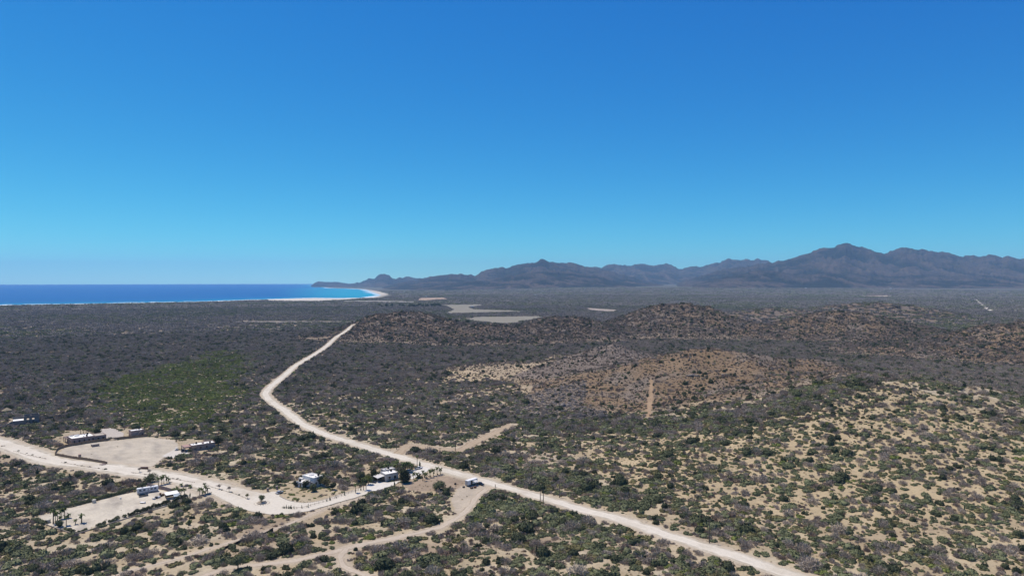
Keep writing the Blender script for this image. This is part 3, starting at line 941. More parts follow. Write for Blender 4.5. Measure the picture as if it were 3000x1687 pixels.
dens = dens * (1 - hb) + hb * (0.92 + 0.5 * cover + 0.25 * sstep(0.02, 0.3, hill_red))
# a thick belt of scrub in the valley at the foot of the brown hill, and along the main road
valley = np.exp(-((dist_line(PP((1500, 1240), (1700, 1245), (1900, 1250), (2150, 1235), (2350, 1180), (2480, 1120)), x, y)) / 24) ** 2)
dens = dens + 0.7 * valley
dmain = dist_line(MAIN_ROAD, x, y)
roadside = np.exp(-((dmain - 24) / 15) ** 2) * (x > -20) * (r < 470)
dens = dens + 0.30 * roadside
gd = np.where(inside(GREEN_PATCH, x, y), 1.0, -1.0) * dist_line(np.vstack([GREEN_PATCH, GREEN_PATCH[:1]]), x, y)
gp = rng.random(len(x)) < 0.96 * sstep(-40, 12, gd + 45 * big + 30 * cover)
dens = np.where(gp, 1.1 + 0.5 * cover, dens)
for poly in (SAND_FACE_A, SAND_FACE_B):
    dens = np.where(inside(poly, x, y), 0.50 + 0.7 * cover, dens)
dens = np.where(inside(ROCKY, x, y), 0.65 * dens, dens)
dens = np.where(inside(BROWN_YARD, x, y), 0.02, dens)
dens = np.where(inside(GARDEN, x, y), 0.05, dens)
# the old track across the plain: a broken line of bare sand
old = PP((0, 1034), (200, 1030), (400, 1012), (600, 1003), (760, 996), (960, 988))
dens = np.where((dist_line(old, x, y, 30) < 7) & (fbm(x / 60, y / 60, 77, 2) > -0.1), 0.05, dens)
ok = rng.random(len(x)) < dens * 0.72
for poly in BARES:
    ok &= ~inside(poly, x, y)
BLOCK = PP((155, 1300), (205, 1308), (285, 1290), (250, 1258), (195, 1262)), PP((350, 1286), (390, 1288), (425, 1276), (390, 1255), (352, 1262)), \
    PP((508, 1300), (540, 1330), (612, 1320), (612, 1292), (560, 1285)), PP((20, 1246), (40, 1250), (95, 1240), (90, 1222), (30, 1226)), PP((150, 1300), (230, 1340), (170, 1336))
for poly in BLOCK:
    ok &= ~inside(poly, x, y)
ok &= road_clear(x, y) & (sd > 100)
x, y, r, cover, big, sl, hb, gp, hill_red, valley, roadside, z = (a[ok] for a in (x, y, r, cover, big, sl, hb, gp, hill_red, valley, roadside, z))
n = len(x)
size = np.exp(rng.normal(0.44, 0.46, n)) * (1 + 0.55 * np.clip(cover + 0.15, 0, 1) * 1.6)       # radius in metres
size *= 1 + 0.25 * np.clip(roadside + valley, 0, 1)
size = np.where(hb > 0.5, size * rng.uniform(0.32, 0.66, n) * (1 + 0.55 * sstep(0.02, 0.2, hill_red)), size)
size = np.where(sl > 0.5, size * 0.84, size)
size = np.clip(size, 0.5, 4.6)
edge = np.full(n, 99.0)
for line, hw in ROADS:
    edge = np.minimum(edge, dist_line(line, x, y, hw + 10) - hw)
for poly in (RV_LOT, BARE_LOT, TURN, PAD_GREY, PAD_CARS, BOX_YARD, BROWN_YARD):
    edge = np.minimum(edge, dist_line(np.vstack([poly, poly[:1]]), x, y, 10))
size = np.minimum(size, np.maximum(edge * 0.9, 0.6))
kindsel = rng.random(n) + 0.35 * fbm(x / 70, y / 55, 331, 3)
g = 0.60 - 0.28 * sstep(450, 900, r) * (1 - np.clip(valley, 0, 1)) - 0.26 * hb + 0.02 * sl + 0.10 * roadside
kind = np.full(n, 0)                                # 0 green 1 bright 2 dark 3 olive 4 grey 5 brown
u = rng.random(n)
kind = np.where(kindsel < g, np.where(u < 0.08, 1, np.where(u < 0.28, 3, 0)), np.where(u < 0.80 - 0.45 * hb, 4, 5))
kind = np.where(rng.random(n) < 0.05 + 0.05 * hb, 2, kind)
kind = np.where(gp, np.where(rng.random(n) < 0.76, 1, np.where(rng.random(n) < 0.5, 3, 0)), kind)
hz_ = size * rng.uniform(1.05, 1.75, n) * np.where(size > 2.6, 0.75, 1.0)
KN = ['green_shrub', 'bright_shrub', 'dark_shrub', 'olive_shrub', 'grey_shrub', 'brown_shrub']
for k, name in enumerate(KN):
    m_ = kind == k
    add_points(name, x[m_], y[m_], size[m_], hz_[m_], rng)

# further out whole patches of scrub stand together
for r0, r1, cell, rad in ((1750, 3300, 13.0, 9.5), (3300, 5600, 24.0, 19.0), (5600, 8600, 44, 38.0)):
    x, y = jitter_sector(r0, r1, cell, rng, math.radians(41))
    z, hh, sd = height(x, y, True)
    hill_brown = np.max([hh[k] / h[2] for k, h in enumerate(HILLS) if h[5] in (1, 2, 3)], 0)
    dens = 0.80 + 0.55 * fbm(x / 130, y / 90, 351, 3) - 0.06 * sstep(0.12, 0.4, hill_brown) - (0.25 if r0 > 5000 else 0.0)
    ok = (rng.random(len(x)) < dens) & (sd > 110)
    for poly in BARES:
        ok &= ~inside(poly, x, y)
    ok &= dist_line(FAR_ROAD, x, y, 60) > 12
    x, y = x[ok], y[ok]; n = len(x)
    gk = rng.random(n) + 0.9 * fbm(x / 700, y / 420, 361, 3)
    kd = np.where(gk < 0.28, 1, 0); kd = np.where(rng.random(n) < 0.07, 2, kd)
    s = rad * rng.uniform(0.75, 1.25, n)
    for k, name in enumerate(('far_grey_scrub', 'far_green_scrub', 'far_dark_scrub')):
        m_ = kd == k
        f = 0.55 if k == 2 else 1.0
        hgt = rng.uniform(7.5, 11.0, m_.sum()) if r0 < 3000 else rng.uniform(9.0, 14.0, m_.sum())
        add_points(name, x[m_], y[m_], s[m_] * f, hgt, rng)

# tall cacti over the plain and the hills, dry grass between the shrubs
x, y = jitter_sector(240, 1750, 21, rng)
z, hh, sd = height(x, y, True)
ok = (rng.random(len(x)) < (0.30 + 0.5 * fbm(x / 150, y / 150, 391, 3)) * np.where(np.hypot(x, y) < 460, 0.35, 1.0)) & road_clear(x, y, 3.0) & (sd > 120)
for poly in BARES + [GARDEN, BROWN_YARD] + list(BLOCK):
    ok &= ~inside(poly, x, y)
x, y = x[ok], y[ok]
hc = rng.uniform(1.8, 4.6, len(x)) * np.where(np.hypot(x, y) < 460, 0.75, 1.0)
add_points('wild_cactus', x, y, hc * 0.62, hc, rng)
x, y = jitter_sector(240, 720, 2.6, rng)
ok = (rng.random(len(x)) < 0.30 + 0.9 * fbm(x / 26, y / 19, 395, 3)) & road_clear(x, y, 0.3)
for poly in BARES + [GARDEN]:
    ok &= ~inside(poly, x, y) | (rng.random(len(x)) < 0.02)
for poly in (TURN, PAD_CARPORT, PAD_BEIGE, PAD_GREY, PAD_CARS):
    ok &= ~inside(poly, x, y)
x, y = x[ok], y[ok]
sg = rng.uniform(0.25, 0.75, len(x))
add_points('grass_tuft', x, y, sg, sg * rng.uniform(0.7, 1.2, len(x)), rng)

# loose rock on the stony flank of the brown hill and the bare knob behind it
def scatter_rock(poly_or_c, n, lo, hi):
    if isinstance(poly_or_c, tuple):
        cx, cy, rad = poly_or_c
        a = rng.uniform(0, 6.283, n); d = rad * np.sqrt(rng.random(n))
        x, y = cx + d * np.cos(a), cy + d * np.sin(a)
    else:
        p0, p1 = poly_or_c.min(0), poly_or_c.max(0)
        x = rng.uniform(p0[0], p1[0], n); y = rng.uniform(p0[1], p1[1], n)
        m = inside(poly_or_c, x, y); x, y = x[m], y[m]
    s = lo * (hi / lo) ** (rng.random(len(x)) ** 1.6)
    add_points('boulder', x, y, s, s * rng.uniform(0.7, 1.3, len(x)), rng)
scatter_rock(ROCKY, 2600, 0.35, 2.0)
scatter_rock((160, 1046, 46), 520, 0.4, 1.8)
scatter_rock((255, 690, 85), 700, 0.4, 1.6)
scatter_rock((320, 740, 90), 500, 0.4, 1.5)

for k in POINTS:
    POINTS[k] = np.vstack(POINTS[k])

# -- the shrubs that show largest stand as things of their own, the rest as one mass per kind
LOOK = {'green_shrub': ('green', 'leafy'), 'bright_shrub': ('bright green', 'leafy'), 'dark_shrub': ('dark green', 'dense'),
        'olive_shrub': ('olive', 'leafy'), 'grey_shrub': ('grey', 'leafless'), 'brown_shrub': ('brown', 'dry'), 'wild_cactus': ('dark', 'columnar')}
LIMIT = {'green_shrub': 200, 'bright_shrub': 40, 'dark_shrub': 30, 'olive_shrub': 50, 'grey_shrub': 220, 'brown_shrub': 50, 'wild_cactus': 60}
def side_of(line, x, y):
    best, sd_ = 1e9, 0
    for (x0, y0), (x1, y1) in zip(line[:-1], line[1:]):
        t = min(1, max(0, ((x - x0) * (x1 - x0) + (y - y0) * (y1 - y0)) / ((x1 - x0) ** 2 + (y1 - y0) ** 2)))
        d = math.hypot(x - x0 - t * (x1 - x0), y - y0 - t * (y1 - y0))
        if d < best:
            best = d; sd_ = (x1 - x0) * (y - y0) - (y1 - y0) * (x - x0)
    return sd_, best
def place_words(x, y):
    s1, d1 = side_of(MAIN_ROAD, x, y)
    if s1 > 0:
        if d1 < 45:
            return 'along the far verge of the main dirt road'
        return 'on the sandy slope beyond the main dirt road'
    s2, d2 = side_of(TRACK, x, y)
    if d2 < 9:
        return 'beside the curving sandy track'
    if s2 > 0:
        return 'between the main dirt road and the curving track'
    s3, d3 = side_of(FOOT_TRACK, x, y)
    if d3 < 8:
        return 'beside the narrow pale footpath'
    if s3 > 0 and y > 290 and x < -70:
        return 'between the hedged lot and the footpath' if x < -105 else 'below the planted turnaround'
    return 'on the pale ground between footpath and curving track'
dx_f = math.tan(math.radians(37.4))
for kind, arr in POINTS.items():
    if kind in LOOK:
        x, y, s = arr[:, 0], arr[:, 1], arr[:, 2]
        zz = height(x, y)
        vis = (np.abs(x) < y * dx_f * 0.985) & ((CAM_H - zz) / y < 0.4275)
        score = np.where(vis, s / y, 0)
        top = np.argsort(-score)[:LIMIT[kind]]
        for i in top:
            X, Y, S, H, R_, vi = arr[i]
            o = bpy.data.objects.new('columnar_cactus' if kind == 'wild_cactus' else kind, VAR[kind][int(vi)])
            o.location = (X, Y, Z(X, Y) - 0.05); o.rotation_euler = (0, 0, R_); o.scale = (S, S, H)
            sz = 'broad' if S > 3.0 else ('rounded' if S > 1.9 else 'small')
            c_, t_ = LOOK[kind]
            if kind == 'wild_cactus':
                sz = 'tall' if H > 4.0 else 'short'
                tag(link(o), f'{sz} dark columnar cactus {place_words(X, Y)}', 'cactus', f'{sz} cacti {place_words(X, Y)}')
                continue
            lab = f'{sz} {c_} {t_} shrub {place_words(X, Y)}'
            tag(link(o), lab, 'shrub', f'{sz} {c_} shrubs {place_words(X, Y)}')
        rest = np.ones(len(arr), bool); rest[top] = False
        POINTS[kind] = arr[rest]

def scatter_group(kind):
    c = bpy.data.collections.new('src_' + kind)
    for i, me in enumerate(VAR[kind]):
        c.objects.link(bpy.data.objects.new(f'{kind}_source_{i:02d}', me))
    g = bpy.data.node_groups.new('scatter_' + kind, 'GeometryNodeTree')
    g.interface.new_socket('Geometry', in_out='INPUT', socket_type='NodeSocketGeometry')
    g.interface.new_socket('Geometry', in_out='OUTPUT', socket_type='NodeSocketGeometry')
    gi = g.nodes.new('NodeGroupInput'); go = g.nodes.new('NodeGroupOutput')
    iop = g.nodes.new('GeometryNodeInstanceOnPoints'); ci = g.nodes.new('GeometryNodeCollectionInfo')
    ci.inputs['Collection'].default_value = c
    ci.inputs['Separate Children'].default_value = True
    ci.inputs['Reset Children'].default_value = True
    iop.inputs['Pick Instance'].default_value = True
    def na(name, typ):
        n_ = g.nodes.new('GeometryNodeInputNamedAttribute'); n_.data_type = typ; n_.inputs['Name'].default_value = name
        return n_.outputs[0]
    g.links.new(gi.outputs[0], iop.inputs['Points']); g.links.new(ci.outputs[0], iop.inputs['Instance'])
    g.links.new(na('idx', 'INT'), iop.inputs['Instance Index'])
    g.links.new(na('scl', 'FLOAT_VECTOR'), iop.inputs['Scale'])
    er = g.nodes.new('FunctionNodeEulerToRotation')
    g.links.new(na('rot', 'FLOAT_VECTOR'), er.inputs[0]); g.links.new(er.outputs[0], iop.inputs['Rotation'])
    g.links.new(iop.outputs[0], go.inputs[0])
    return g

STUFF = {'green_shrub': ('green_scrub', 'scattered green shrubs over the sandy plain'), 'bright_shrub': ('bright_scrub', 'bright green thicket left of the main road'),
         'dark_shrub': ('dark_scrub', 'scattered dark green bushes'), 'olive_shrub': ('olive_scrub', 'scattered olive shrubs over the plain'),
         'grey_shrub': ('grey_scrub', 'grey leafless scrub covering the plain'), 'brown_shrub': ('brown_scrub', 'dry brown scrub on hills and sand'),
         'far_grey_scrub': ('distant_grey_scrub', 'distant grey scrub closing over the plain'), 'far_green_scrub': ('distant_green_scrub', 'distant green scrub patches'),
         'far_dark_scrub': ('distant_dark_scrub', 'distant dark trees dotted over the plain'), 'wild_cactus': ('scattered_cactus', 'tall dark cacti dotted over plain and hills'), 'grass_tuft': ('dry_grass', 'tufts of dry grass between the shrubs'), 'boulder': ('loose_rock', 'loose grey rock on the stony hill flank')}
for kind, arr in POINTS.items():
    nm, lab = STUFF[kind]
    me = bpy.data.meshes.new(nm)
    me.vertices.add(len(arr))
    zz = height(arr[:, 0], arr[:, 1]) - 0.06
    me.vertices.foreach_set('co', np.stack([arr[:, 0], arr[:, 1], zz], -1).astype(np.float32).ravel())
    a = me.attributes.new('scl', 'FLOAT_VECTOR', 'POINT')
    far = kind.startswith('far_')
    sc_ = np.stack([arr[:, 2], arr[:, 2], arr[:, 3]], -1)
    a.data.foreach_set('vector', sc_.astype(np.float32).ravel())
    a = me.attributes.new('rot', 'FLOAT_VECTOR', 'POINT')
    a.data.foreach_set('vector', np.stack([arr[:, 4] * 0, arr[:, 4] * 0, arr[:, 4]], -1).astype(np.float32).ravel())
    a = me.attributes.new('idx', 'INT', 'POINT'); a.data.foreach_set('value', arr[:, 5].astype(np.int32))
    me.materials.append(VAR[kind][0].materials[0])
    o = tag(link(bpy.data.objects.new(nm, me)), lab, nm.split('_')[-1], kind='stuff')
    md = o.modifiers.new('scatter', 'NODES'); md.node_group = scatter_group(kind)
    print(nm, len(arr))

# ------------------------------------------------------------------ building helpers
class MB:
    def __init__(self):
        self.v, self.f = [], []
    def add(self, verts, faces):
        n = len(self.v)
        self.v += [tuple(map(float, p)) for p in verts]
        self.f += [tuple(i + n for i in f) for f in faces]
        return self
    def box(self, x0, x1, y0, y1, z0, z1):
        return self.add([(x0, y0, z0), (x1, y0, z0), (x1, y1, z0), (x0, y1, z0), (x0, y0, z1), (x1, y0, z1), (x1, y1, z1), (x0, y1, z1)],
                        [(3, 2, 1, 0), (4, 5, 6, 7), (0, 1, 5, 4), (1, 2, 6, 5), (2, 3, 7, 6), (3, 0, 4, 7)])
    def frustum(self, x0, x1, y0, y1, z0, z1, ix0, ix1, iy):
        """a box whose top is drawn in"""
        return self.add([(x0, y0, z0), (x1, y0, z0), (x1, y1, z0), (x0, y1, z0), (x0 + ix0, y0 + iy, z1), (x1 - ix1, y0 + iy, z1), (x1 - ix1, y1 - iy, z1), (x0 + ix0, y1 - iy, z1)],
                        [(3, 2, 1, 0), (4, 5, 6, 7), (0, 1, 5, 4), (1, 2, 6, 5), (2, 3, 7, 6), (3, 0, 4, 7)])
    def cyl(self, c, r, h, n=10, axis='z', r2=None):
        r2 = r if r2 is None else r2
        vs = []
        for k, (hh, rr) in enumerate(((0, r), (h, r2))):
            for i in range(n):
                a = 2 * math.pi * i / n
                p = (rr * math.cos(a), rr * math.sin(a), hh)
                if axis == 'y': p = (p[0], p[2], p[1])
                if axis == 'x': p = (p[2], p[0], p[1])
                vs.append((c[0] + p[0], c[1] + p[1], c[2] + p[2]))
        fs = [tuple(range(n - 1, -1, -1)), tuple(range(n, 2 * n))] + [(i, (i + 1) % n, n + (i + 1) % n, n + i) for i in range(n)]
        return self.add(vs, fs)
    def rod(self, a, b, r, n=6):
        a, b = Vector(a), Vector(b)
        d = (b - a); q = d.to_track_quat('Z', 'Y')
        vs = []
        for p in (a, b):
            for i in range(n):
                t = 2 * math.pi * i / n
                vs.append(tuple(p + q @ Vector((r * math.cos(t), r * math.sin(t), 0))))
        return self.add(vs, [tuple(range(n - 1, -1, -1)), tuple(range(n, 2 * n))] + [(i, (i + 1) % n, n + (i + 1) % n, n + i) for i in range(n)])
    def profile(self, pts, y0, y1):
        """a side outline in x, z pulled out across y"""
        n = len(pts)
        vs = [(p[0], y0, p[1]) for p in pts] + [(p[0], y1, p[1]) for p in pts]
        return self.add(vs, [tuple(range(n)), tuple(range(2 * n - 1, n - 1, -1))] + [(i, n + i, n + (i + 1) % n, (i + 1) % n) for i in range(n)])
    def build(self, name, mat, parent=None, loc=None, rz=0, bevel=0.0, smooth=False):
        me = bpy.data.meshes.new(name)
        me.from_pydata(self.v, [], self.f)
        me.materials.append(MATS[mat])
        if bevel:
            bm = bmesh.new(); bm.from_mesh(me)
            bmesh.ops.bevel(bm, geom=bm.edges[:], offset=bevel, segments=2, affect='EDGES', clamp_overlap=True)
            bmesh.ops.recalc_face_normals(bm, faces=bm.faces[:])
            bm.to_mesh(me); bm.free()
        else:
            bm = bmesh.new(); bm.from_mesh(me); bmesh.ops.recalc_face_normals(bm, faces=bm.faces[:]); bm.to_mesh(me); bm.free()
        if smooth:
            for p in me.polygons: p.use_smooth = True
        o = bpy.data.objects.new(name, me)
        if loc is not None: o.location = loc
        o.rotation_euler = (0, 0, rz)
        return link(o, parent)

def B(x0, x1, y0, y1, z0, z1):
    return MB().box(x0, x1, y0, y1, z0, z1)

for nm, c, kw in (
    ('pink_plaster', (0.42, 0.30, 0.25), {}), ('beige_plaster', (0.46, 0.36, 0.29), {}), ('grey_plaster', (0.58, 0.53, 0.47), {}), ('white_plaster', (0.90, 0.85, 0.76), dict(var=0.05)),
    ('block_grey', (0.24, 0.215, 0.195), dict(scale=2.5)), ('white_roof', (1.0, 0.97, 0.90), dict(var=0.05)), ('grey_roof', (0.70, 0.67, 0.63), dict(var=0.06)),
    ('brown_roof', (0.20, 0.14, 0.12), {}), ('tan_roof', (0.52, 0.45, 0.36), {}), ('pink_roof', (0.48, 0.30, 0.25), {}), ('wood_brown', (0.19, 0.12, 0.075), {}),
    ('stake_fence', (0.33, 0.23, 0.145), dict(scale=3, var=0.2)), ('thatch', (0.36, 0.29, 0.19), dict(var=0.2, scale=4)), ('green_metal', (0.045, 0.075, 0.055), {}),
    ('white_paint', (0.97, 0.93, 0.86), dict(rough=0.35, var=0.03)), ('cream_paint', (0.66, 0.60, 0.48), dict(rough=0.6)), ('grey_paint', (0.46, 0.44, 0.42), dict(rough=0.35, var=0.03)),
    ('silver_paint', (0.55, 0.56, 0.57), dict(rough=0.3, var=0.03, metallic=0.3)), ('black_paint', (0.018, 0.019, 0.022), dict(rough=0.25, var=0.03, spec=0.5)),
    ('blue_paint', (0.03, 0.045, 0.08), dict(rough=0.25, var=0.03, spec=0.5)), ('dark_grey_paint', (0.06, 0.065, 0.075), dict(rough=0.3, var=0.03)), ('stripe_blue', (0.10, 0.14, 0.24), dict(rough=0.4)),
    ('glass_dark', (0.02, 0.025, 0.03), dict(rough=0.08, var=0.0, spec=0.6)), ('rubber', (0.02, 0.02, 0.02), {}), ('rim_metal', (0.45, 0.45, 0.46), dict(rough=0.4, metallic=0.6)),
    ('lamp_white', (0.7, 0.7, 0.68), dict(rough=0.2)), ('lamp_red', (0.30, 0.02, 0.02), dict(rough=0.3)), ('netting', (0.018, 0.017, 0.017), {}), ('pole_wood', (0.16, 0.125, 0.10), {}),
    ('tarp_blue', (0.42, 0.50, 0.54), dict(rough=0.5)), ('stone_pale', (0.56, 0.47, 0.36), dict(var=0.2, scale=3)), ('stone_pink', (0.36, 0.27, 0.24), dict(var=0.25, scale=3)),
    ('rust', (0.20, 0.10, 0.06), {}), ('sand_heap', (0.50, 0.40, 0.27), dict(scale=2)), ('cactus_green', (0.07, 0.10, 0.05), {}), ('grey_green', (0.16, 0.18, 0.14), {}), ('canvas_white', (0.72, 0.70, 0.66), {}),
):
    plain(nm, c, **kw)

def spot(px, py):
    x, y = P(px, py)[0]
    return float(x), float(y), Z(x, y)

def thing(name, label, cat, px, py, a=None, group=None, dz=0.0):
    """an Empty on the ground at a place; local X runs along compass angle a (from the view axis, clockwise), local Y to its left"""
    x, y, z = spot(px, py)
    o = empty(name, (x, y, z + dz), math.radians(90 - a) if a is not None else 0.0)
    return tag(o, label, cat, group)

def window(parent, face, u0, u1, z0, z1, at=0.0, frame='white_plaster', name='window'):
    """face 'y0': on the wall y = at looking to -y; 'x0': on the wall x = at looking to -x"""
    m = MB(); p = MB(); t = 0.09
    def slab(mb, a, b, c, d, d0, d1):
        if face == 'y0': mb.box(a, b, at - d1, at - d0, c, d)
        else: mb.box(at - d1, at - d0, a, b, c, d)
    slab(m, u0, u1, z0, z0 + t, 0.0, 0.10); slab(m, u0, u1, z1 - t, z1, 0.0, 0.10)
    slab(m, u0, u0 + t, z0 + t, z1 - t, 0.0, 0.10); slab(m, u1 - t, u1, z0 + t, z1 - t, 0.0, 0.10)
    w = m.build(name, frame, parent)
    slab(p, u0 + t, u1 - t, z0 + t, z1 - t, 0.0, 0.04)
    p.build('pane', 'glass_dark', w)
    return w

def door(parent, face, u0, u1, z1, at=0.0, mat='wood_brown'):
    d = MB()
    if face == 'y0': d.box(u0, u1, at - 0.06, at - 0.0, 0.05, z1)
    else: d.box(at - 0.06, at, u0, u1, 0.05, z1)
    o = d.build('door', mat, parent)
    h = MB()
    if face == 'y0': h.box(u1 - 0.22, u1 - 0.12, at - 0.12, at - 0.06, 1.0, 1.1)
    else: h.box(at - 0.12, at - 0.06, u1 - 0.22, u1 - 0.12, 1.0, 1.1)
    h.build('handle', 'rim_metal', o)
    return o

def block(parent, x0, x1, y0, y1, h, wall, roof, par=0.22, t=0.28, base=-1.2):
    """walls with a parapet standing round a sunken flat roof"""
    w = MB()
    w.box(x0, x1, y0, y0 + t, base, h); w.box(x0, x1, y1 - t, y1, base, h)
    w.box(x0, x0 + t, y0 + t, y1 - t, base, h); w.box(x1 - t, x1, y0 + t, y1 - t, base, h)
    ww = w.build('wall', wall, parent)
    B(x0 + t, x1 - t, y0 + t, y1 - t, h - par - 0.25, h - par).build('roof', roof, parent)
    cp = MB()
    cp.box(x0 - 0.06, x1 + 0.06, y0 - 0.06, y0 + t + 0.04, h, h + 0.09); cp.box(x0 - 0.06, x1 + 0.06, y1 - t - 0.04, y1 + 0.06, h, h + 0.09)
    cp.box(x0 - 0.06, x0 + t + 0.04, y0 + t + 0.04, y1 - t - 0.04, h, h + 0.09); cp.box(x1 - t - 0.04, x1 + 0.06, y0 + t + 0.04, y1 - t - 0.04, h, h + 0.09)
    cp.build('coping', wall, parent)
    return ww

# ------------------------------------------------------------------ houses
h = thing('house', 'long beige flat-roofed house with white roof and brown porch', 'house', 209.6, 1303, 44, dz=0.1)
block(h, 0, 15, 0, 12.5, 4.4, 'pink_plaster', 'white_roof')
block(h, 15.02, 23, 1.2, 11, 3.7, 'pink_plaster', 'tan_roof')
block(h, 3, 9, 12.52, 17, 4.0, 'pink_plaster', 'grey_roof')
B(-1.2, 2.9, 8.0, 18.2, 3.0, 3.28).build('porch_roof', 'brown_roof', h)
for yy in (8.3, 13.0, 17.8):
    B(-1.0, -0.6, yy - 0.2, yy + 0.2, -1.0, 3.0).build('column', 'pink_plaster', h)
for u in (1.2, 4.4, 7.6, 10.8, 13.2):
    window(h, 'y0', u, u + 1.2, 0.6, 2.9, frame='pink_plaster')
for u in (17.0, 20.2):
    window(h, 'y0', u, u + 1.5, 0.8, 2.4, at=1.2, frame='pink_plaster')
for u in (1.3, 3.6, 6.2):
    window(h, 'x0', u, u + 1.3, 0.5, 2.9, frame='pink_plaster')
door(h, 'x0', 10.0, 11.4, 2.4)
B(4, 7, 8, 10.5, 3.95, 5.0).build('roof_room', 'white_plaster', h)
B(1.5, 3.5, 10.5, 12, 3.95, 4.8).build('roof_hatch', 'grey_plaster', h)

h = thing('outbuilding', 'small pink cube building with outside stair beside stake fence', 'building', 384, 1282, 46, dz=0.1)
block(h, 0, 9.0, 0, 6.2, 5.0, 'pink_plaster', 'white_roof')
st = MB()
for k in range(14):
    st.box(2.2 + k * 0.34, 2.2 + (k + 1) * 0.34 + 0.02, -1.1, -0.02, k * 0.34 - 0.55, (k + 1) * 0.34)
st.build('stair', 'beige_plaster', h)
window(h, 'y0', 7.4, 8.5, 0.8, 2.3, frame='pink_plaster')
window(h, 'x0', 1.0, 2.2, 1.0, 2.4, frame='pink_plaster')
door(h, 'x0', 3.8, 4.9, 2.3)

h = thing('house', 'pink house with bright white roof and open carport', 'house', 541, 1325, 50, dz=0.12)
block(h, 4.6, 20.5, 0.3, 7.3, 3.9, 'pink_plaster', 'white_roof')
block(h, 15.0, 22.0, 7.32, 11.5, 3.5, 'pink_plaster', 'tan_roof')
B(0, 4.5, 0.2, 8.6, 2.95, 3.35).build('carport_roof', 'pink_roof', h)
B(-0.2, 4.5, 0.0, 0.18, 2.75, 3.55).build('fascia', 'pink_plaster', h)
B(-0.22, -0.02, 0.0, 8.8, 2.75, 3.55).build('fascia', 'pink_plaster', h)
for yy in (0.3, 4.3, 8.3):
    B(0.0, 0.4, yy, yy + 0.4, -1.0, 2.95).build('column', 'pink_plaster', h)
window(h, 'y0', 6.5, 7.9, 1.0, 2.4, at=0.3, frame='pink_plaster')
window(h, 'y0', 10.0, 11.4, 1.0, 2.4, at=0.3, frame='pink_plaster')
window(h, 'y0', 14.0, 15.4, 1.0, 2.4, at=0.3, frame='pink_plaster')
door(h, 'x0', 4.8, 6.0, 2.3, at=4.6)
B(12.4, 13.6, 3, 4.4, 3.4, 4.5).build('chimney', 'pink_plaster', h)

h = thing('unfinished_house', 'grey unfinished two-storey block house with open upper rooms', 'house', 38, 1246, 54, dz=0.1)
g = MB().box(0, 18, 0, 9, -1.2, 3.3); g.build('ground_floor', 'block_grey', h)
B(0, 7.2, 0.0, 9.0, 3.32, 3.5).build('terrace_slab', 'white_roof', h)
B(7.22, 18, 0.0, 9.0, 3.32, 3.5).build('floor_slab', 'tan_roof', h)
for (x0, x1, y0, y1, zt) in ((7.3, 7.6, 0.1, 8.9, 6.3), (7.6, 9.4, 0.1, 0.4, 6.6), (11.0, 13.0, 0.1, 0.4, 6.6), (14.6, 17.9, 0.1, 0.4, 6.8), (17.6, 17.9, 0.4, 8.9, 7.2), (7.6, 17.6, 8.6, 8.9, 7.0), (12.2, 12.5, 0.4, 8.6, 6.4)):
    B(x0, x1, y0, y1, 3.52, zt).build('wall', 'block_grey', h)
B(9.4, 11.0, 0.1, 0.4, 5.9, 6.6).build('lintel', 'block_grey', h)
B(13.0, 14.6, 0.1, 0.4, 5.9, 6.6).build('lintel', 'block_grey', h)
B(-0.1, 7.1, 8.7, 8.95, 3.52, 5.6).build('wall', 'block_grey', h)
B(-0.3, 0.0, -0.2, 0.25, -1.0, 3.3).build('column', 'tan_roof', h)
for u in (9.0, 10.8, 13.2):
    window(h, 'y0', u, u + 1.1, 0.7, 2.5, frame='block_grey')
st = MB()
for k in range(11):
    st.box(-6.2 + k * 0.55, -6.2 + (k + 1) * 0.55 + 0.01, 1.0, 2.6, -1.0, (k + 1) * 0.3)
st.build('stair', 'block_grey', h)

h = thing('house', 'grey flat-roofed house with sloping canopy beside big tree', 'house', 1129.6, 1411.5, 52, dz=0.15)
block(h, 0, 8.6, 0, 7.0, 4.4, 'grey_plaster', 'white_roof')
block(h, 2.5, 10.2, 7.02, 11.5, 4.9, 'grey_plaster', 'grey_roof')
cn = MB().add([(-4.6, 1.2, 2.5), (-0.02, 1.2, 3.2), (-0.02, 7.4, 3.2), (-4.6, 7.4, 2.5), (-4.6, 1.2, 2.65), (-0.02, 1.2, 3.35), (-0.02, 7.4, 3.35), (-4.6, 7.4, 2.65)],
              [(3, 2, 1, 0), (4, 5, 6, 7), (0, 1, 5, 4), (1, 2, 6, 5), (2, 3, 7, 6), (3, 0, 4, 7)])
cn.build('canopy', 'grey_roof', h)
for yy in (1.3, 7.2):
    B(-4.55, -4.4, yy - 0.08, yy + 0.08, -0.5, 2.52).build('post', 'grey_paint', h)
for u in (1.8, 5.4):
    window(h, 'y0', u, u + 1.7, 0.9, 2.9, frame='white_plaster')
door(h, 'x0', 1.4, 2.4, 2.2)
window(h, 'x0', 4.0, 5.2, 1.0, 2.2)

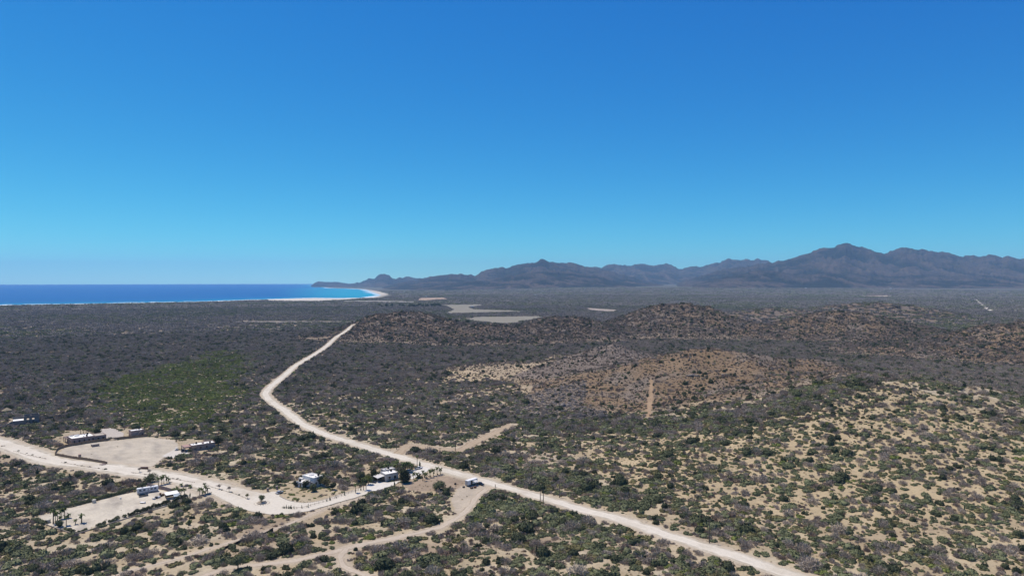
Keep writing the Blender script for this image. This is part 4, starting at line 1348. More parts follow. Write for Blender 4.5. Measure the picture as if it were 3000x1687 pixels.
h = thing('house', 'white house with stepped flat roofs half hidden in garden trees', 'house', 918, 1427, 37, dz=0.1)
block(h, 0, 6.6, 0, 10.5, 5.3, 'white_plaster', 'white_roof')
block(h, -5.2, -0.02, 3.0, 9.2, 3.1, 'white_plaster', 'white_roof', par=0.25)
B(-1.5, -0.02, 9.22, 12.0, -0.5, 3.8).build('side_room', 'white_plaster', h)
dm = MB()
for k in range(4):
    a0, a1 = k * math.pi / 8, (k + 1) * math.pi / 8
    n = 12
    vs = [(3.6 + 1.9 * math.cos(a) * math.cos(i * 2 * math.pi / n), 6.6 + 1.9 * math.cos(a) * math.sin(i * 2 * math.pi / n), 4.78 + 1.1 * math.sin(a)) for a in (a0, a1) for i in range(n)]
    dm.add(vs, [(i, (i + 1) % n, n + (i + 1) % n, n + i) for i in range(n)])
dm.build('roof_dome', 'grey_roof', h, smooth=True)
for u in (1.2, 4.0):
    window(h, 'y0', u, u + 1.4, 1.0, 2.6)
window(h, 'x0', 0.8, 2.2, 1.0, 2.6)
door(h, 'x0', 4.6, 5.8, 2.3, at=-5.2)

h = thing('palapa', 'dark palapa hut with thatched roof behind unfinished house', 'hut', 20, 1209, 50)
for sx, sy in ((-2.6, -2.6), (2.6, -2.6), (2.6, 2.6), (-2.6, 2.6)):
    MB().cyl((sx, sy, -0.5), 0.14, 3.2, 8).build('post', 'wood_brown', h)
n = 14
MB().add([(4.2 * math.cos(i * 2 * math.pi / n), 4.2 * math.sin(i * 2 * math.pi / n), 2.3 + 0.12 * (i % 2)) for i in range(n)] + [(0, 0, 5.0)], [(i, (i + 1) % n, n) for i in range(n)]).build('thatched_roof', 'thatch', h)

# roof clutter
for hh_, items in ((bpy.data.objects['house'], ((10.5, 3.0, 4.18), (12.6, 9.5, 4.18))), (bpy.data.objects['house.001'], ((9.0, 5.0, 3.68), (17.5, 2.2, 3.68))), (bpy.data.objects['outbuilding'], ((6.8, 4.4, 4.78),)),
                   (bpy.data.objects['house.002'], ((6.2, 4.8, 4.18), (6.8, 9.5, 4.68))), (bpy.data.objects['house.003'], ((5.2, 2.2, 5.08), (-3.6, 7.6, 2.88)))):
    for x_, y_, z_ in items:
        t_ = MB().cyl((x_, y_, z_), 0.62, 1.15, 12).build('roof_tank', 'netting', hh_)
        MB().cyl((x_, y_, z_ + 1.16), 0.62, 0.25, 12, r2=0.22).build('lid', 'netting', t_)
        B(x_ - 2.4, x_ - 1.6, y_ - 0.4, y_ + 0.4, z_ + 0.005, z_ + 0.5).build('roof_vent', 'grey_roof', hh_)

# far white houses on the plain and at the foot of the ranges
far_houses = [(1566, 865, 16, 'white house alone on the plain before the knobbly summit'), (1583, 859, 14, 'second white house beyond the one on the plain'),
              (1183, 855, 18, 'white house above the far end of the bay beach'), (1191, 868, 14, 'small white house between bay and quarry'),
              (1150, 858, 16, 'pale house beside the bay beach'), (1246, 869, 15, 'pale house above the quarry'), (2610, 846, 22, 'white house on the eastern plain'),
              (2360, 845, 20, 'small white house below the eastern foothills'), (1380, 900, 14, 'pale building beside the upper lagoon'), (2440, 908, 9, 'small grey hut beside the red hill track')]
for px, py, w, lab in far_houses:
    h = thing('house', lab, 'house', px, py, 60, 'far houses on the plain')
    B(0, w, 0, w * 0.6, -3, w * 0.36).build('wall', 'white_plaster', h)
    B(-0.5, w + 0.5, -0.5, w * 0.6 + 0.5, w * 0.36 + 0.02, w * 0.40).build('roof', 'white_roof', h)
    window(h, 'y0', w * 0.2, w * 0.35, 1.0, 2.8); window(h, 'y0', w * 0.6, w * 0.75, 1.0, 2.8)

# ------------------------------------------------------------------ fences and walls
def fence(name, label, line, hgt, panel_mat, post_mat, step=3.0, t=0.12, post=0.16, cat='fence', wavy=0.0, skip_panel=False, rail=False):
    line = np.asarray(line, float)
    c = smooth_line(line, step) if len(line) > 2 else np.stack([np.linspace(line[0][i], line[1][i], max(2, int(np.hypot(*(line[1] - line[0])) / step) + 1)) for i in (0, 1)], -1)
    if np.hypot(*(c[-1] - line[-1])) > 0.3: c = np.vstack([c, line[-1]])
    o = empty(name, (float(c[0][0]), float(c[0][1]), Z(*c[0])))
    tag(o, label, cat)
    ox, oy, oz = o.location
    for i in range(len(c)):
        z = Z(*c[i])
        hh = hgt * (1 + wavy * random.uniform(-1, 1))
        MB().cyl((c[i][0] - ox, c[i][1] - oy, z - oz - 0.3), post * 0.6, hh + 0.45, 6).build('post', post_mat, o)
        if i + 1 < len(c) and not skip_panel:
            d = Vector((c[i + 1][0] - c[i][0], c[i + 1][1] - c[i][1])); L = d.length
            nx, ny = -d.y / L * t / 2, d.x / L * t / 2
            z2 = Z(*c[i + 1])
            ax, ay, bx, by = c[i][0] - ox, c[i][1] - oy, c[i + 1][0] - ox, c[i + 1][1] - oy
            lo = hgt * 0.72 if rail else -0.3
            vs = [(ax + nx, ay + ny, z - oz + lo), (bx + nx, by + ny, z2 - oz + lo), (bx - nx, by - ny, z2 - oz + lo), (ax - nx, ay - ny, z - oz + lo)]
            h2 = hgt * (1 + wavy * random.uniform(-1, 1)) if not rail else hgt * 0.72 + 0.12
            vs += [(p[0], p[1], p[2] - lo + (h2 if k in (1, 2) else (hh if not rail else h2))) for k, p in enumerate(vs)]
            MB().add(vs, [(3, 2, 1, 0), (4, 5, 6, 7), (0, 1, 5, 4), (1, 2, 6, 5), (2, 3, 7, 6), (3, 0, 4, 7)]).build('rail' if rail else 'panel', panel_mat, o)
    return o

fence('stake_fence', 'brown stake fence along the road side of the bare lot', PP((161, 1334), (200, 1341), (240, 1347), (290, 1355), (315, 1360)), 1.9, 'stake_fence', 'wood_brown', 3.2, wavy=0.08)
fence('stake_fence', 'brown stake fence between bare lot and beige house', PP((161, 1334), (170, 1318), (194, 1309), (230, 1303), (267, 1297), (340, 1288), (434, 1278)), 1.9, 'stake_fence', 'wood_brown', 3.2, wavy=0.08)
fence('metal_fence', 'long dark green fence behind the unfinished house', PP((88, 1237), (156, 1225)), 1.9, 'green_metal', 'green_metal', 4.0, 0.1)
fence('stake_fence', 'low brown fence before the unfinished house', PP((0, 1256), (38, 1250)), 1.2, 'stake_fence', 'wood_brown', 3.0, wavy=0.1)
fence('block_wall', 'pinkish wall behind the motorhome', PP((432, 1425), (470, 1433), (504, 1442)), 2.1, 'stone_pink', 'stone_pink', 3.0, 0.22, 0.28, 'wall')
fence('block_wall', 'low wall along the lower edge of the hedged lot', PP((620, 1443), (560, 1462), (506, 1478), (400, 1510), (319, 1535), (219, 1565)), 0.5, 'stone_pale', 'stone_pale', 4.0, 0.25, 0.2, 'wall')
fence('block_wall', 'low wall across the end of the hedged lot', PP((219, 1565), (190, 1557), (145, 1541), (95, 1524)), 0.6, 'stone_pale', 'stone_pale', 4.0, 0.25, 0.2, 'wall')
fence('netting_fence', 'black netting fence leaning beside the footpath', PP((659, 1607), (680, 1598), (700, 1591), (722, 1583)), 1.1, 'netting', 'wood_brown', 2.0, 0.06, wavy=0.25)
fence('netting_fence', 'short black netting panel near bright green shrubs', PP((770, 1571), (800, 1556)), 1.7, 'netting', 'wood_brown', 2.0, 0.06, wavy=0.15)
fence('rail_fence', 'post and rail fence along the lane to the grey house', PP((827, 1489), (880, 1490), (915, 1481), (960, 1468), (1010, 1450), (1050, 1437)), 1.0, 'wood_brown', 'wood_brown', 2.6, 0.1, 0.14, rail=True)
fence('rail_fence', 'wire fence with thin posts below the lane', PP((900, 1502), (960, 1486), (1020, 1469), (1080, 1452), (1150, 1428)), 1.1, 'grey_paint', 'wood_brown', 4.0, 0.04, 0.10, rail=True)
fence('rail_fence', 'rusty rail below the concrete carport apron', PP((500, 1349), (545, 1341)), 0.9, 'rust', 'rust', 2.0, 0.12, 0.14, rail=True)
for pts, lab in (((PP((180, 1356), (240, 1366), (310, 1376))), 'low rope rail along the median near the stake fence'), ((PP((385, 1385), (440, 1392), (500, 1403), (570, 1414))), 'low rope rail along the median near the road junction'),
                 ((PP((600, 1422), (650, 1436), (700, 1452), (728, 1464))), 'low rope rail along the median near the turnaround'), ((PP((40, 1322), (90, 1336), (135, 1345))), 'low rope rail along the median west of the lot')):
    fence('rope_rail', lab, pts, 0.55, 'wood_brown', 'wood_brown', 3.4, 0.06, 0.12, 'rail', rail=True)

kerb = empty('garden_kerb', spot(849, 1467)); tag(kerb, 'curved stone kerb round the white house garden', 'kerb')
kc = smooth_line(PP((822, 1455), (849, 1467), (886, 1473), (933, 1468), (980, 1454), (1035, 1436)), 1.1)
kme = None
for i, (x, y) in enumerate(kc):
    vv, _, tt = boulder(np.random.default_rng(500 + i % 6))
    if i < 6:
        me = np_mesh(f'kerb_stone_{i}', vv * 0.5, None, tt, mat='stone_pale')
        if i == 0: KST = []
        KST.append(me)
    o = bpy.data.objects.new('stone', KST[i % 6]); o.location = (x - kerb.location.x, y - kerb.location.y, Z(x, y) - kerb.location.z + 0.1); o.rotation_euler = (0, 0, i * 1.3)
    link(o, kerb)

# ------------------------------------------------------------------ vehicles
def car(label, px, py, a, paint, kind='suv', group=None, name='parked_car', cat='car', loc=None):
    if loc is None:
        o = thing(name, label, cat, px, py, a, group, dz=0.16)
    else:
        o = tag(empty(name, loc, math.radians(90 - a)), label, cat, group)
    L, W = (4.7, 1.86) if kind != 'cart' else (2.6, 1.3)
    if kind == 'pickup': L = 5.3
    hb = 0.98 if kind != 'sedan' else 0.88
    if kind == 'cart': hb = 0.75
    prof = [(-L / 2, 0.36), (-L / 2 + 0.05, hb - 0.06), (-L / 2 + 0.35, hb), (L * 0.18, hb), (L / 2 - 0.25, hb - 0.14), (L / 2, hb - 0.30), (L / 2, 0.36)]
    if kind == 'pickup':
        prof = [(-L / 2, 0.42), (-L / 2, hb), (L * 0.20, hb), (L / 2 - 0.2, hb - 0.06), (L / 2, hb - 0.22), (L / 2, 0.42)]
    body = MB().profile(prof, -W / 2, W / 2).build('body', paint, o, bevel=0.06)
    ch = {'suv': 0.72, 'sedan': 0.56, 'pickup': 0.72, 'cart': 1.0}[kind]
    c0, c1 = {'suv': (-L / 2 + 0.12, L * 0.22), 'sedan': (-L * 0.34, L * 0.20), 'pickup': (-L * 0.12, L * 0.24), 'cart': (-0.9, 0.8)}[kind]
    if kind == 'cart':
        B(c0, c1, -W / 2, W / 2, hb + ch, hb + ch + 0.08).build('roof', 'white_paint', o)
        for sx in (c0 + 0.05, c1 - 0.05):
            for sy in (-W / 2 + 0.05, W / 2 - 0.05):
                MB().rod((sx, sy, hb - 0.05), (sx, sy, hb + ch + 0.02), 0.03).build('post', 'black_paint', o)
        B(-0.6, 0.1, -0.55, 0.55, hb, hb + 0.35).build('seat', 'cream_paint', o)
    else:
        cab = MB().frustum(c0, c1, -W / 2 + 0.05, W / 2 - 0.05, hb - 0.02, hb + ch, 0.32 if kind != 'suv' else 0.18, 0.62, 0.16).build('cabin', 'glass_dark', o, bevel=0.03)
        MB().frustum(c0 + 0.28, c1 - 0.60, -W / 2 + 0.18, W / 2 - 0.18, hb + ch - 0.03, hb + ch + 0.05, 0.08, 0.1, 0.06).build('roof', paint, o)
        for sy in (-1, 1):
            for t_ in (0.30, 0.62):
                xx = c0 + (c1 - c0) * t_
                MB().rod((xx, sy * (W / 2 - 0.05), hb - 0.02), (xx, sy * (W / 2 - 0.20), hb + ch), 0.045).build('pillar', paint, o)
    if kind == 'pickup':
        B(-L / 2 + 0.15, -L * 0.13, -W / 2 + 0.16, W / 2 - 0.16, hb - 0.01, hb + 0.015).build('bed', 'rubber', o)
    for sx in (-L * 0.30, L * 0.31):
        for sy in (-1, 1):
            w = MB().cyl((sx, sy * (W / 2 - 0.10) - 0.11, 0.34 if kind != 'cart' else 0.24), 0.34 if kind != 'cart' else 0.24, 0.22, 14, 'y').build('wheel', 'rubber', o)
            MB().cyl((sx, sy * (W / 2 + 0.015) - 0.01, 0.34 if kind != 'cart' else 0.24), 0.20 if kind != 'cart' else 0.12, 0.02, 12, 'y').build('rim', 'rim_metal', w)
    for sy in (-1, 1):
        B(L / 2 - 0.03, L / 2 + 0.02, sy * W * 0.34 - 0.17, sy * W * 0.34 + 0.17, hb - 0.44, hb - 0.30).build('headlight', 'lamp_white', o)
        B(-L / 2 - 0.02, -L / 2 + 0.03, sy * W * 0.38 - 0.12, sy * W * 0.38 + 0.12, hb - 0.42, hb - 0.22).build('tail_light', 'lamp_red', o)
    return o

car('black car parked beside the white box trailer', 1408, 1420, 128, 'black_paint', 'sedan')
car('dark grey car parked beside the motorhome', 420, 1453, 60, 'dark_grey_paint', 'suv')
car('silver car parked at the garden of the white house', 819, 1445, 28, 'silver_paint', 'sedan')
car('dark blue car shaded by trees beside the grey house', 1092, 1414, 110, 'blue_paint', 'suv')
car('grey car parked under the palms on the parking pad', 1199, 1383, 45, 'grey_paint', 'suv')
car('white pickup parked beside the tall fan palm', 1226, 1374, 52, 'white_paint', 'pickup')
car('dark blue car standing under the open carport', 541, 1323, 50, 'blue_paint', 'suv', loc=None)
car('white golf cart beside the carport column', 517, 1319, 235, 'white_paint', 'cart', name='golf_cart', cat='golf cart')
car('old grey car among junk behind the pink house', 616, 1308, 115, 'grey_paint', 'sedan')

# motorhome
o = thing('motorhome', 'long white motorhome with blue stripe before the pinkish wall', 'motorhome', 402, 1449.5, 55, dz=0.1)
B(0, 10.6, 0, 2.5, 0.75, 3.25).build('body', 'white_paint', o, bevel=0.12)
B(0.1, 10.5, -0.02, 2.52, 0.45, 1.15).build('skirt', 'grey_paint', o, bevel=0.05)
B(0.2, 10.4, -0.035, 0.0, 1.5, 1.75).build('stripe', 'stripe_blue', o)
B(0.2, 10.4, -0.035, 0.0, 2.75, 2.85).build('stripe', 'stripe_blue', o)
for u in (0.9, 2.9, 6.6, 8.4):
    window(o, 'y0', u, u + 1.2, 1.85, 2.6, frame='grey_paint')
window(o, 'x0', 0.4, 2.1, 1.75, 2.7, frame='grey_paint')
door(o, 'y0', 5.2, 5.9, 2.5, mat='grey_paint')
for u in (2.2, 6.4):
    B(u, u + 1.0, 0.8, 1.6, 3.26, 3.55).build('air_conditioner', 'grey_paint', o, bevel=0.08)
B(7.9, 8.5, 0.9, 1.5, 3.26, 3.38).build('roof_vent', 'grey_roof', o)
for u in (1.6, 7.4, 8.4):
    for sy in (0.0, 2.26):
        w = MB().cyl((u, sy, 0.42), 0.42, 0.26, 14, 'y').build('wheel', 'rubber', o)
        MB().cyl((u, sy - 0.02 if sy < 1 else sy + 0.27, 0.42), 0.24, 0.02, 12, 'y').build('rim', 'rim_metal', w)
for sy in (0.35, 2.05):
    B(-0.02, 0.02, sy, sy + 0.2, 1.0, 1.2).build('headlight', 'lamp_white', o)

# box trailer
o = thing('box_trailer', 'white box trailer with open side and awning by the main road', 'trailer', 1371, 1426, 43, dz=0.05)
B(0, 7.8, 0, 2.5, 0.9, 3.5).build('box_body', 'white_paint', o, bevel=0.05)
B(0.0, 7.8, 0.1, 2.4, 0.62, 0.88).build('chassis', 'black_paint', o)
B(2.2, 3.6, -0.04, 0.0, 1.0, 3.1).build('opening_shade_panel', 'glass_dark', o)  # dark panel on the closed box, painted as the shaded inside of an opening
for u in (0.8, 6.0, 6.8):
    B(u, u + 0.08, -0.04, 0, 0.95, 3.4).build('rib', 'grey_paint', o)
MB().add([(3.7, -0.03, 2.9), (6.4, -0.03, 2.9), (6.4, -2.2, 2.2), (3.7, -2.2, 2.2), (3.7, -0.03, 2.97), (6.4, -0.03, 2.97), (6.4, -2.2, 2.27), (3.7, -2.2, 2.27)],
         [(3, 2, 1, 0), (4, 5, 6, 7), (0, 1, 5, 4), (1, 2, 6, 5), (2, 3, 7, 6), (3, 0, 4, 7)]).build('awning', 'canvas_white', o)
for u in (3.8, 6.3):
    MB().rod((u, -2.15, 0), (u, -2.15, 2.25), 0.04).build('post', 'grey_paint', o)
for u in (5.4, 6.4):
    for sy in (0.0, 2.25):
        w = MB().cyl((u, sy, 0.45), 0.45, 0.25, 14, 'y').build('wheel', 'rubber', o)
        MB().cyl((u, sy - 0.02 if sy < 1 else sy + 0.26, 0.45), 0.24, 0.02, 12, 'y').build('rim', 'rim_metal', w)
MB().rod((-1.3, 1.25, 0.7), (0.1, 1.25, 0.75), 0.07).build('drawbar', 'black_paint', o)
B(-0.02, 0.0, 0.2, 2.3, 1.1, 3.3).build('rear_door', 'grey_paint', o)

def crate(label, px, py, a, sx, sy, sz, mat, cat='crate', group=None, dz=0.0):
    o = thing('crate' if cat == 'crate' else cat.replace(' ', '_'), label, cat, px, py, a, group, dz)
    m = MB(); t = 0.05
    m.box(0, sx, 0, sy, 0, sz); m.build('body', mat, o, bevel=0.03)
    for k in (0.25, 0.7):
        B(-t, sx + t, -t, sy + t, sz * k, sz * k + 0.06).build('batten', mat, o)
    return o
crate('brown crate on the sand before the box trailer', 1381, 1432, 40, 1.6, 1.0, 0.9, 'wood_brown')
crate('dark crate at the rear end of the box trailer', 1358, 1429, 40, 1.2, 0.9, 0.8, 'dark_grey_paint')
crate('brown bin under the trailer awning', 1391, 1430, 40, 1.5, 1.0, 0.9, 'rust')
crate('small dark crate on the brown yard', 1334, 1420, 30, 1.0, 0.8, 1.0, 'netting')

o = thing('utility_trailer', 'white enclosed utility trailer behind the pink house', 'trailer', 587, 1314, 55, dz=0.1)
B(0, 3.6, 0, 1.9, 0.6, 2.4).build('box_body', 'white_paint', o, bevel=0.08)
MB().rod((-1.2, 0.95, 0.5), (0, 0.95, 0.6), 0.05).build('drawbar', 'black_paint', o)
for sy in (-0.02, 1.72):
    w = MB().cyl((1.8, sy, 0.33), 0.33, 0.2, 12, 'y').build('wheel', 'rubber', o)
    MB().cyl((1.8, sy - 0.02, 0.33), 0.18, 0.02, 10, 'y').build('rim', 'rim_metal', w)

# small boat
o = thing('small_boat', 'small white boat lying on the hedged sandy lot', 'boat', 419, 1473, 102, dz=0.05)
prof = [(-1.7, 0.62), (-1.0, 0.78), (0.2, 0.85), (1.2, 0.9), (1.8, 0.0)]
st_ = [(-1.7, 0.62, 0.45), (-0.9, 0.80, 0.48), (0.2, 0.82, 0.52), (1.1, 0.58, 0.60), (1.75, 0.08, 0.75)]
vs, fs = [], []
for (x, w, zt) in st_:
    vs += [(x, -w, zt), (x, -w * 0.6, 0.08), (x, 0, 0.0), (x, w * 0.6, 0.08), (x, w, zt)]
for k in range(len(st_) - 1):
    for i in range(4):
        fs.append((k * 5 + i, k * 5 + i + 1, (k + 1) * 5 + i + 1, (k + 1) * 5 + i))
fs.append((0, 1, 2, 3, 4))
MB().add(vs, fs).build('hull', 'white_paint', o)
dv, df = [], []
for (x, w, zt) in st_:
    dv += [(x, -w * 0.98, zt + 0.01), (x, 0, zt + 0.22), (x, w * 0.98, zt + 0.01)]
for k in range(len(st_) - 1):
    for i in range(2):
        df.append((k * 3 + i, k * 3 + i + 1, (k + 1) * 3 + i + 1, (k + 1) * 3 + i))
MB().add(dv, df).build('cover', 'white_paint', o)
B(-1.95, -1.7, -0.15, 0.15, 0.1, 0.8).build('outboard_motor', 'dark_grey_paint', o, bevel=0.03)

# shed with lean-to and clutter
o = thing('shed', 'open-sided shed with pale roof among palms and hedge', 'shed', 489, 1463, 52, dz=0.05)
for sx, sy in ((0, 0), (5.6, 0), (5.6, 4.2), (0, 4.2)):
    B(sx - 0.08, sx + 0.08, sy - 0.08, sy + 0.08, -0.3, 2.5).build('post', 'wood_brown', o)
B(0.0, 5.5, 4.05, 4.12, 0.1, 2.4).build('back_wall', 'wood_brown', o)
B(3.4, 5.5, 0.1, 0.16, 0.1, 2.4).build('side_wall', 'dark_grey_paint', o)
MB().add([(-0.5, -0.5, 2.45), (6.1, -0.5, 2.45), (6.1, 4.7, 2.8), (-0.5, 4.7, 2.8), (-0.5, -0.5, 2.53), (6.1, -0.5, 2.53), (6.1, 4.7, 2.88), (-0.5, 4.7, 2.88)],
         [(3, 2, 1, 0), (4, 5, 6, 7), (0, 1, 5, 4), (1, 2, 6, 5), (2, 3, 7, 6), (3, 0, 4, 7)]).build('roof', 'white_roof', o)
MB().add([(3.0, -0.55, 2.3), (6.2, -0.55, 2.3), (6.2, -2.6, 1.5), (3.0, -2.6, 1.5), (3.0, -0.55, 2.35), (6.2, -0.55, 2.35), (6.2, -2.6, 1.55), (3.0, -2.6, 1.55)],
         [(3, 2, 1, 0), (4, 5, 6, 7), (0, 1, 5, 4), (1, 2, 6, 5), (2, 3, 7, 6), (3, 0, 4, 7)]).build('lean_to_roof', 'tarp_blue', o)
for k, (px, py, c_, m_) in enumerate(((470, 1455, 'dark', 'netting'), (462, 1459, 'white', 'white_paint'), (453, 1461, 'grey', 'dark_grey_paint'), (446, 1463, 'pale', 'canvas_white'), (474, 1451, 'brown', 'wood_brown'), (467, 1449, 'rusty', 'rust'))):
    crate(f'{c_} crate in the clutter beside the open-sided shed', px, py, 30 + 25 * k, 1.3, 1.0, 0.9 + 0.15 * (k % 3), m_)

def tank(label, px, py, r, hgt, mat):
    o = thing('water_tank', label, 'tank', px, py)
    MB().cyl((0, 0, -0.2), r, hgt + 0.2, 18).build('drum', mat, o)
    MB().cyl((0, 0, hgt + 0.005), r, 0.28, 18, r2=r * 0.35).build('lid', mat, o)
    B(r - 0.02, r + 0.12, -0.08, 0.08, 0.15, 0.3).build('valve', 'grey_paint', o)
tank('cream round water tank against the upper hedge', 275.6, 1472, 1.0, 1.7, 'cream_paint')
tank('cream water tank near the palms at the lot end', 141, 1530, 1.1, 1.6, 'cream_paint')
tank('small white tank on the open sand of the lot', 353.5, 1461, 0.4, 0.7, 'white_paint')
o = thing('cistern', 'low brown cistern block inside the stake fence', 'cistern', 270, 1309, 44)
B(0, 4.6, 0, 3.4, -0.5, 1.5).build('wall', 'pink_plaster', o, bevel=0.03)
B(-0.15, 4.75, -0.15, 3.55, 1.52, 1.7).build('lid', 'tan_roof', o)
o = thing('pump_hut', 'tiny beige pump hut beside the stake fence', 'hut', 231, 1340, 44)
B(0, 1.4, 0, 1.4, -0.3, 1.9).build('wall', 'beige_plaster', o); B(-0.15, 1.55, -0.15, 1.55, 1.92, 2.05).build('roof', 'pink_roof', o); door(o, 'x0', 0.3, 1.1, 1.6)
o = thing('entrance_wall', 'low brown entrance wall at the road junction', 'wall', 412, 1374, 85)
B(0, 4.2, 0, 0.5, -0.3, 1.3).build('wall', 'rust', o, bevel=0.04); B(-0.1, 4.3, -0.1, 0.6, 1.32, 1.5).build('coping', 'stone_pink', o)
o = thing('gate_post', 'brown gate post with arm beside the entrance wall', 'gate', 432, 1376, 60)
B(0, 0.5, 0, 0.5, -0.3, 1.8).build('post', 'rust', o); MB().rod((0.3, 0.25, 1.6), (3.2, 0.25, 2.0), 0.07).build('arm', 'wood_brown', o)
for px, py, lab in ((784, 1440, 'stone gate pillar left of the garden entrance'), (811, 1434, 'stone gate pillar beside the silver car')):
    o = thing('gate_pillar', lab, 'pillar', px, py, 30)
    B(0, 0.9, 0, 0.9, -0.3, 1.9).build('shaft', 'stone_pink', o, bevel=0.04); B(-0.1, 1.0, -0.1, 1.0, 1.92, 2.1).build('cap', 'stone_pale', o)
o = thing('sand_pile', 'heap of sand on the gravel beside the small outbuilding', 'sand pile', 328, 1289)
n = 20
vs = [(4.5 * rr * math.cos(i * 2 * math.pi / n) * (1 + 0.1 * math.sin(3 * i)), 3.2 * rr * math.sin(i * 2 * math.pi / n), zz) for rr, zz in ((1, -0.3), (0.62, 0.65), (0.22, 1.35)) for i in range(n)] + [(0, 0, 1.5)]
fs = [(k * n + i, k * n + (i + 1) % n, (k + 1) * n + (i + 1) % n, (k + 1) * n + i) for k in range(2) for i in range(n)] + [(2 * n + i, 2 * n + (i + 1) % n, 3 * n) for i in range(n)]
MB().add(vs, fs).build('heap', 'sand_heap', o, smooth=True)

# rocks
def rock(name, label, px, py, s, mat, cat='rock', k=1, squash=1.0):
    o = thing(name, label, cat, px, py)
    rr = np.random.default_rng(int(px * 7 + py))
    for i in range(k):
        vv, _, tt = boulder(rr)
        f = s * (1 if i == 0 else rr.uniform(0.4, 0.75))
        me = np_mesh('stone', vv * np.array([f, f, f * squash]), None, tt, mat=mat)
        q = bpy.data.objects.new('stone', me)
        if i: q.location = (rr.uniform(-1.4, 1.4) * s, rr.uniform(-1.0, 1.0) * s, 0)
        q.rotation_euler = (0, 0, rr.uniform(0, 6))
        link(q, o)
rock('rock_outcrop', 'dark rock outcrop at the foot of the brown hill', 1697, 1222, 4.2, 'rock_dark', k=5, squash=1.5)
rock('rock_outcrop', 'grey jointed outcrop at the foot of the brown hill', 1765, 1226, 5.0, 'rock_dark', k=6, squash=1.4)
rock('rock_outcrop', 'jagged grey outcrop on the stony flank', 1650, 1190, 3.4, 'rock_grey', k=6, squash=1.4)
rock('rock_outcrop', 'pale grey crag high on the brown hill', 2030, 1100, 3.0, 'rock_grey', k=5, squash=0.9)
rock('rock_pile', 'pile of pinkish boulders at the stake fence corner', 302, 1361, 1.5, 'stone_pink', k=8)
rock('boulder', 'large dark boulder beside the road palms', 549, 1424, 1.9, 'rock_dark', k=2)
rock('boulder', 'pale boulder beside bright green shrubs', 846, 1562, 0.9, 'stone_pale', k=1)

# ------------------------------------------------------------------ trees, palms and garden plants
def crown_mesh(rng, W, H, z0, n, mat, leaf=0.32, lobes=9):
    """clumps of leaves spread through the crown's volume"""
    V, Q = [], []; k0 = 0
    cs = []
    for k in range(lobes):
        a = rng.uniform(0, 6.283); d = rng.uniform(0.0, 0.62) * W / 2
        cs.append((np.array([math.cos(a) * d, math.sin(a) * d, z0 + rng.uniform(0.25, 0.8) * H]), rng.uniform(0.22, 0.36) * W))
    for i in range(n):
        c, r = cs[rng.integers(lobes)]
        u = rng.standard_normal(3); u /= np.linalg.norm(u)
        p = c + u * np.array([r, r, min(r, H * 0.36)]) * (1 - 0.55 * rng.random() ** 2)
        nrm = u + 0.7 * rng.standard_normal(3); nrm /= np.linalg.norm(nrm)
        t1 = np.cross(nrm, rng.standard_normal(3)); t1 /= np.linalg.norm(t1); t2 = np.cross(nrm, t1)
        s = leaf * rng.uniform(0.6, 1.3)
        V.append(np.array([p - t1 * s, p - t2 * s * 0.6, p + t1 * s, p + t2 * s * 0.6])); Q.append([k0, k0 + 1, k0 + 2, k0 + 3]); k0 += 4
    return np_mesh('crown', np.vstack(V), np.array(Q), mat=mat)

def limbs_mesh(rng, H, W, r, n=5, z0=0.45):
    parts = [trunk_tube([(0, 0, -0.4), (0.05, 0.02, H * z0 * 0.5), (0.0, 0.05, H * z0)], [r * 1.25, r, r * 0.8], 8)]
    for k in range(n):
        a = k * 2 * math.pi / n + rng.uniform(-0.4, 0.4); d = W * rng.uniform(0.22, 0.36)
        parts.append(trunk_tube([(0, 0, H * z0 * 0.92), (math.cos(a) * d * 0.5, math.sin(a) * d * 0.5, H * (z0 + 0.18)), (math.cos(a) * d, math.sin(a) * d, H * rng.uniform(0.68, 0.85))], [r * 0.6, r * 0.4, r * 0.16], 6))
    v, q = join(parts)
    return np_mesh('trunk', v, q, mat='bark')

def tree(label, px, py, H, W, mat='leaf_green', n=1500, leaf=0.3, z0=0.30, name='tree', cat='tree', group=None, r=None, lobes=9):
    rr = np.random.default_rng(int(px * 13 + py * 7))
    o = thing(name, label, cat, px, py, None, group)
    link(bpy.data.objects.new('trunk', limbs_mesh(rr, H, W, r or 0.045 * H, 5, max(0.18, z0))), o)
    link(bpy.data.objects.new('crown', crown_mesh(rr, W, H * (1 - z0), H * z0, n, mat, leaf, lobes)), o)
    return o

tree('spreading dark green tree alone beside the curving track', 697, 1672, 6.0, 8.6, 'leaf_green', 2400, 0.28, 0.42, lobes=14)
tree('big dense tree between the grey house and the palms', 1181, 1414, 8.4, 8.6, 'leaf_dark', 3000, 0.30, 0.16, lobes=14)
tree('small round tree on the planted island', 767, 1474, 4.6, 3.8, 'leaf_green', 1100, 0.2, 0.34)
tree('grey leafless shrub-like tree beside the big dense tree', 1196, 1410, 3.6, 3.6, 'twig_grey', 900, 0.2, 0.2)
tree('dark tree at the left corner of the grey house', 1096, 1402, 5.5, 5.5, 'leaf_dark', 1600, 0.28, 0.15)
tree('broad grey-green tree shading the dark blue car', 1060, 1412, 6.2, 7.5, 'leaf_green', 2200, 0.28, 0.2, lobes=12)
tree('bright green tree beside the shaded dark blue car', 1079, 1420, 5.4, 5.0, 'leaf_bright', 1500, 0.25, 0.25)
tree('dense tree touching the white house wall', 938, 1421, 5.6, 6.0, 'leaf_dark', 1800, 0.28, 0.15)
tree('olive green tree before the white house', 955, 1426, 5.2, 6.0, 'leaf_olive', 1700, 0.28, 0.15)
tree('dark tree below the lower white roof', 893, 1429, 4.2, 5.0, 'leaf_dark', 1400, 0.26, 0.12)
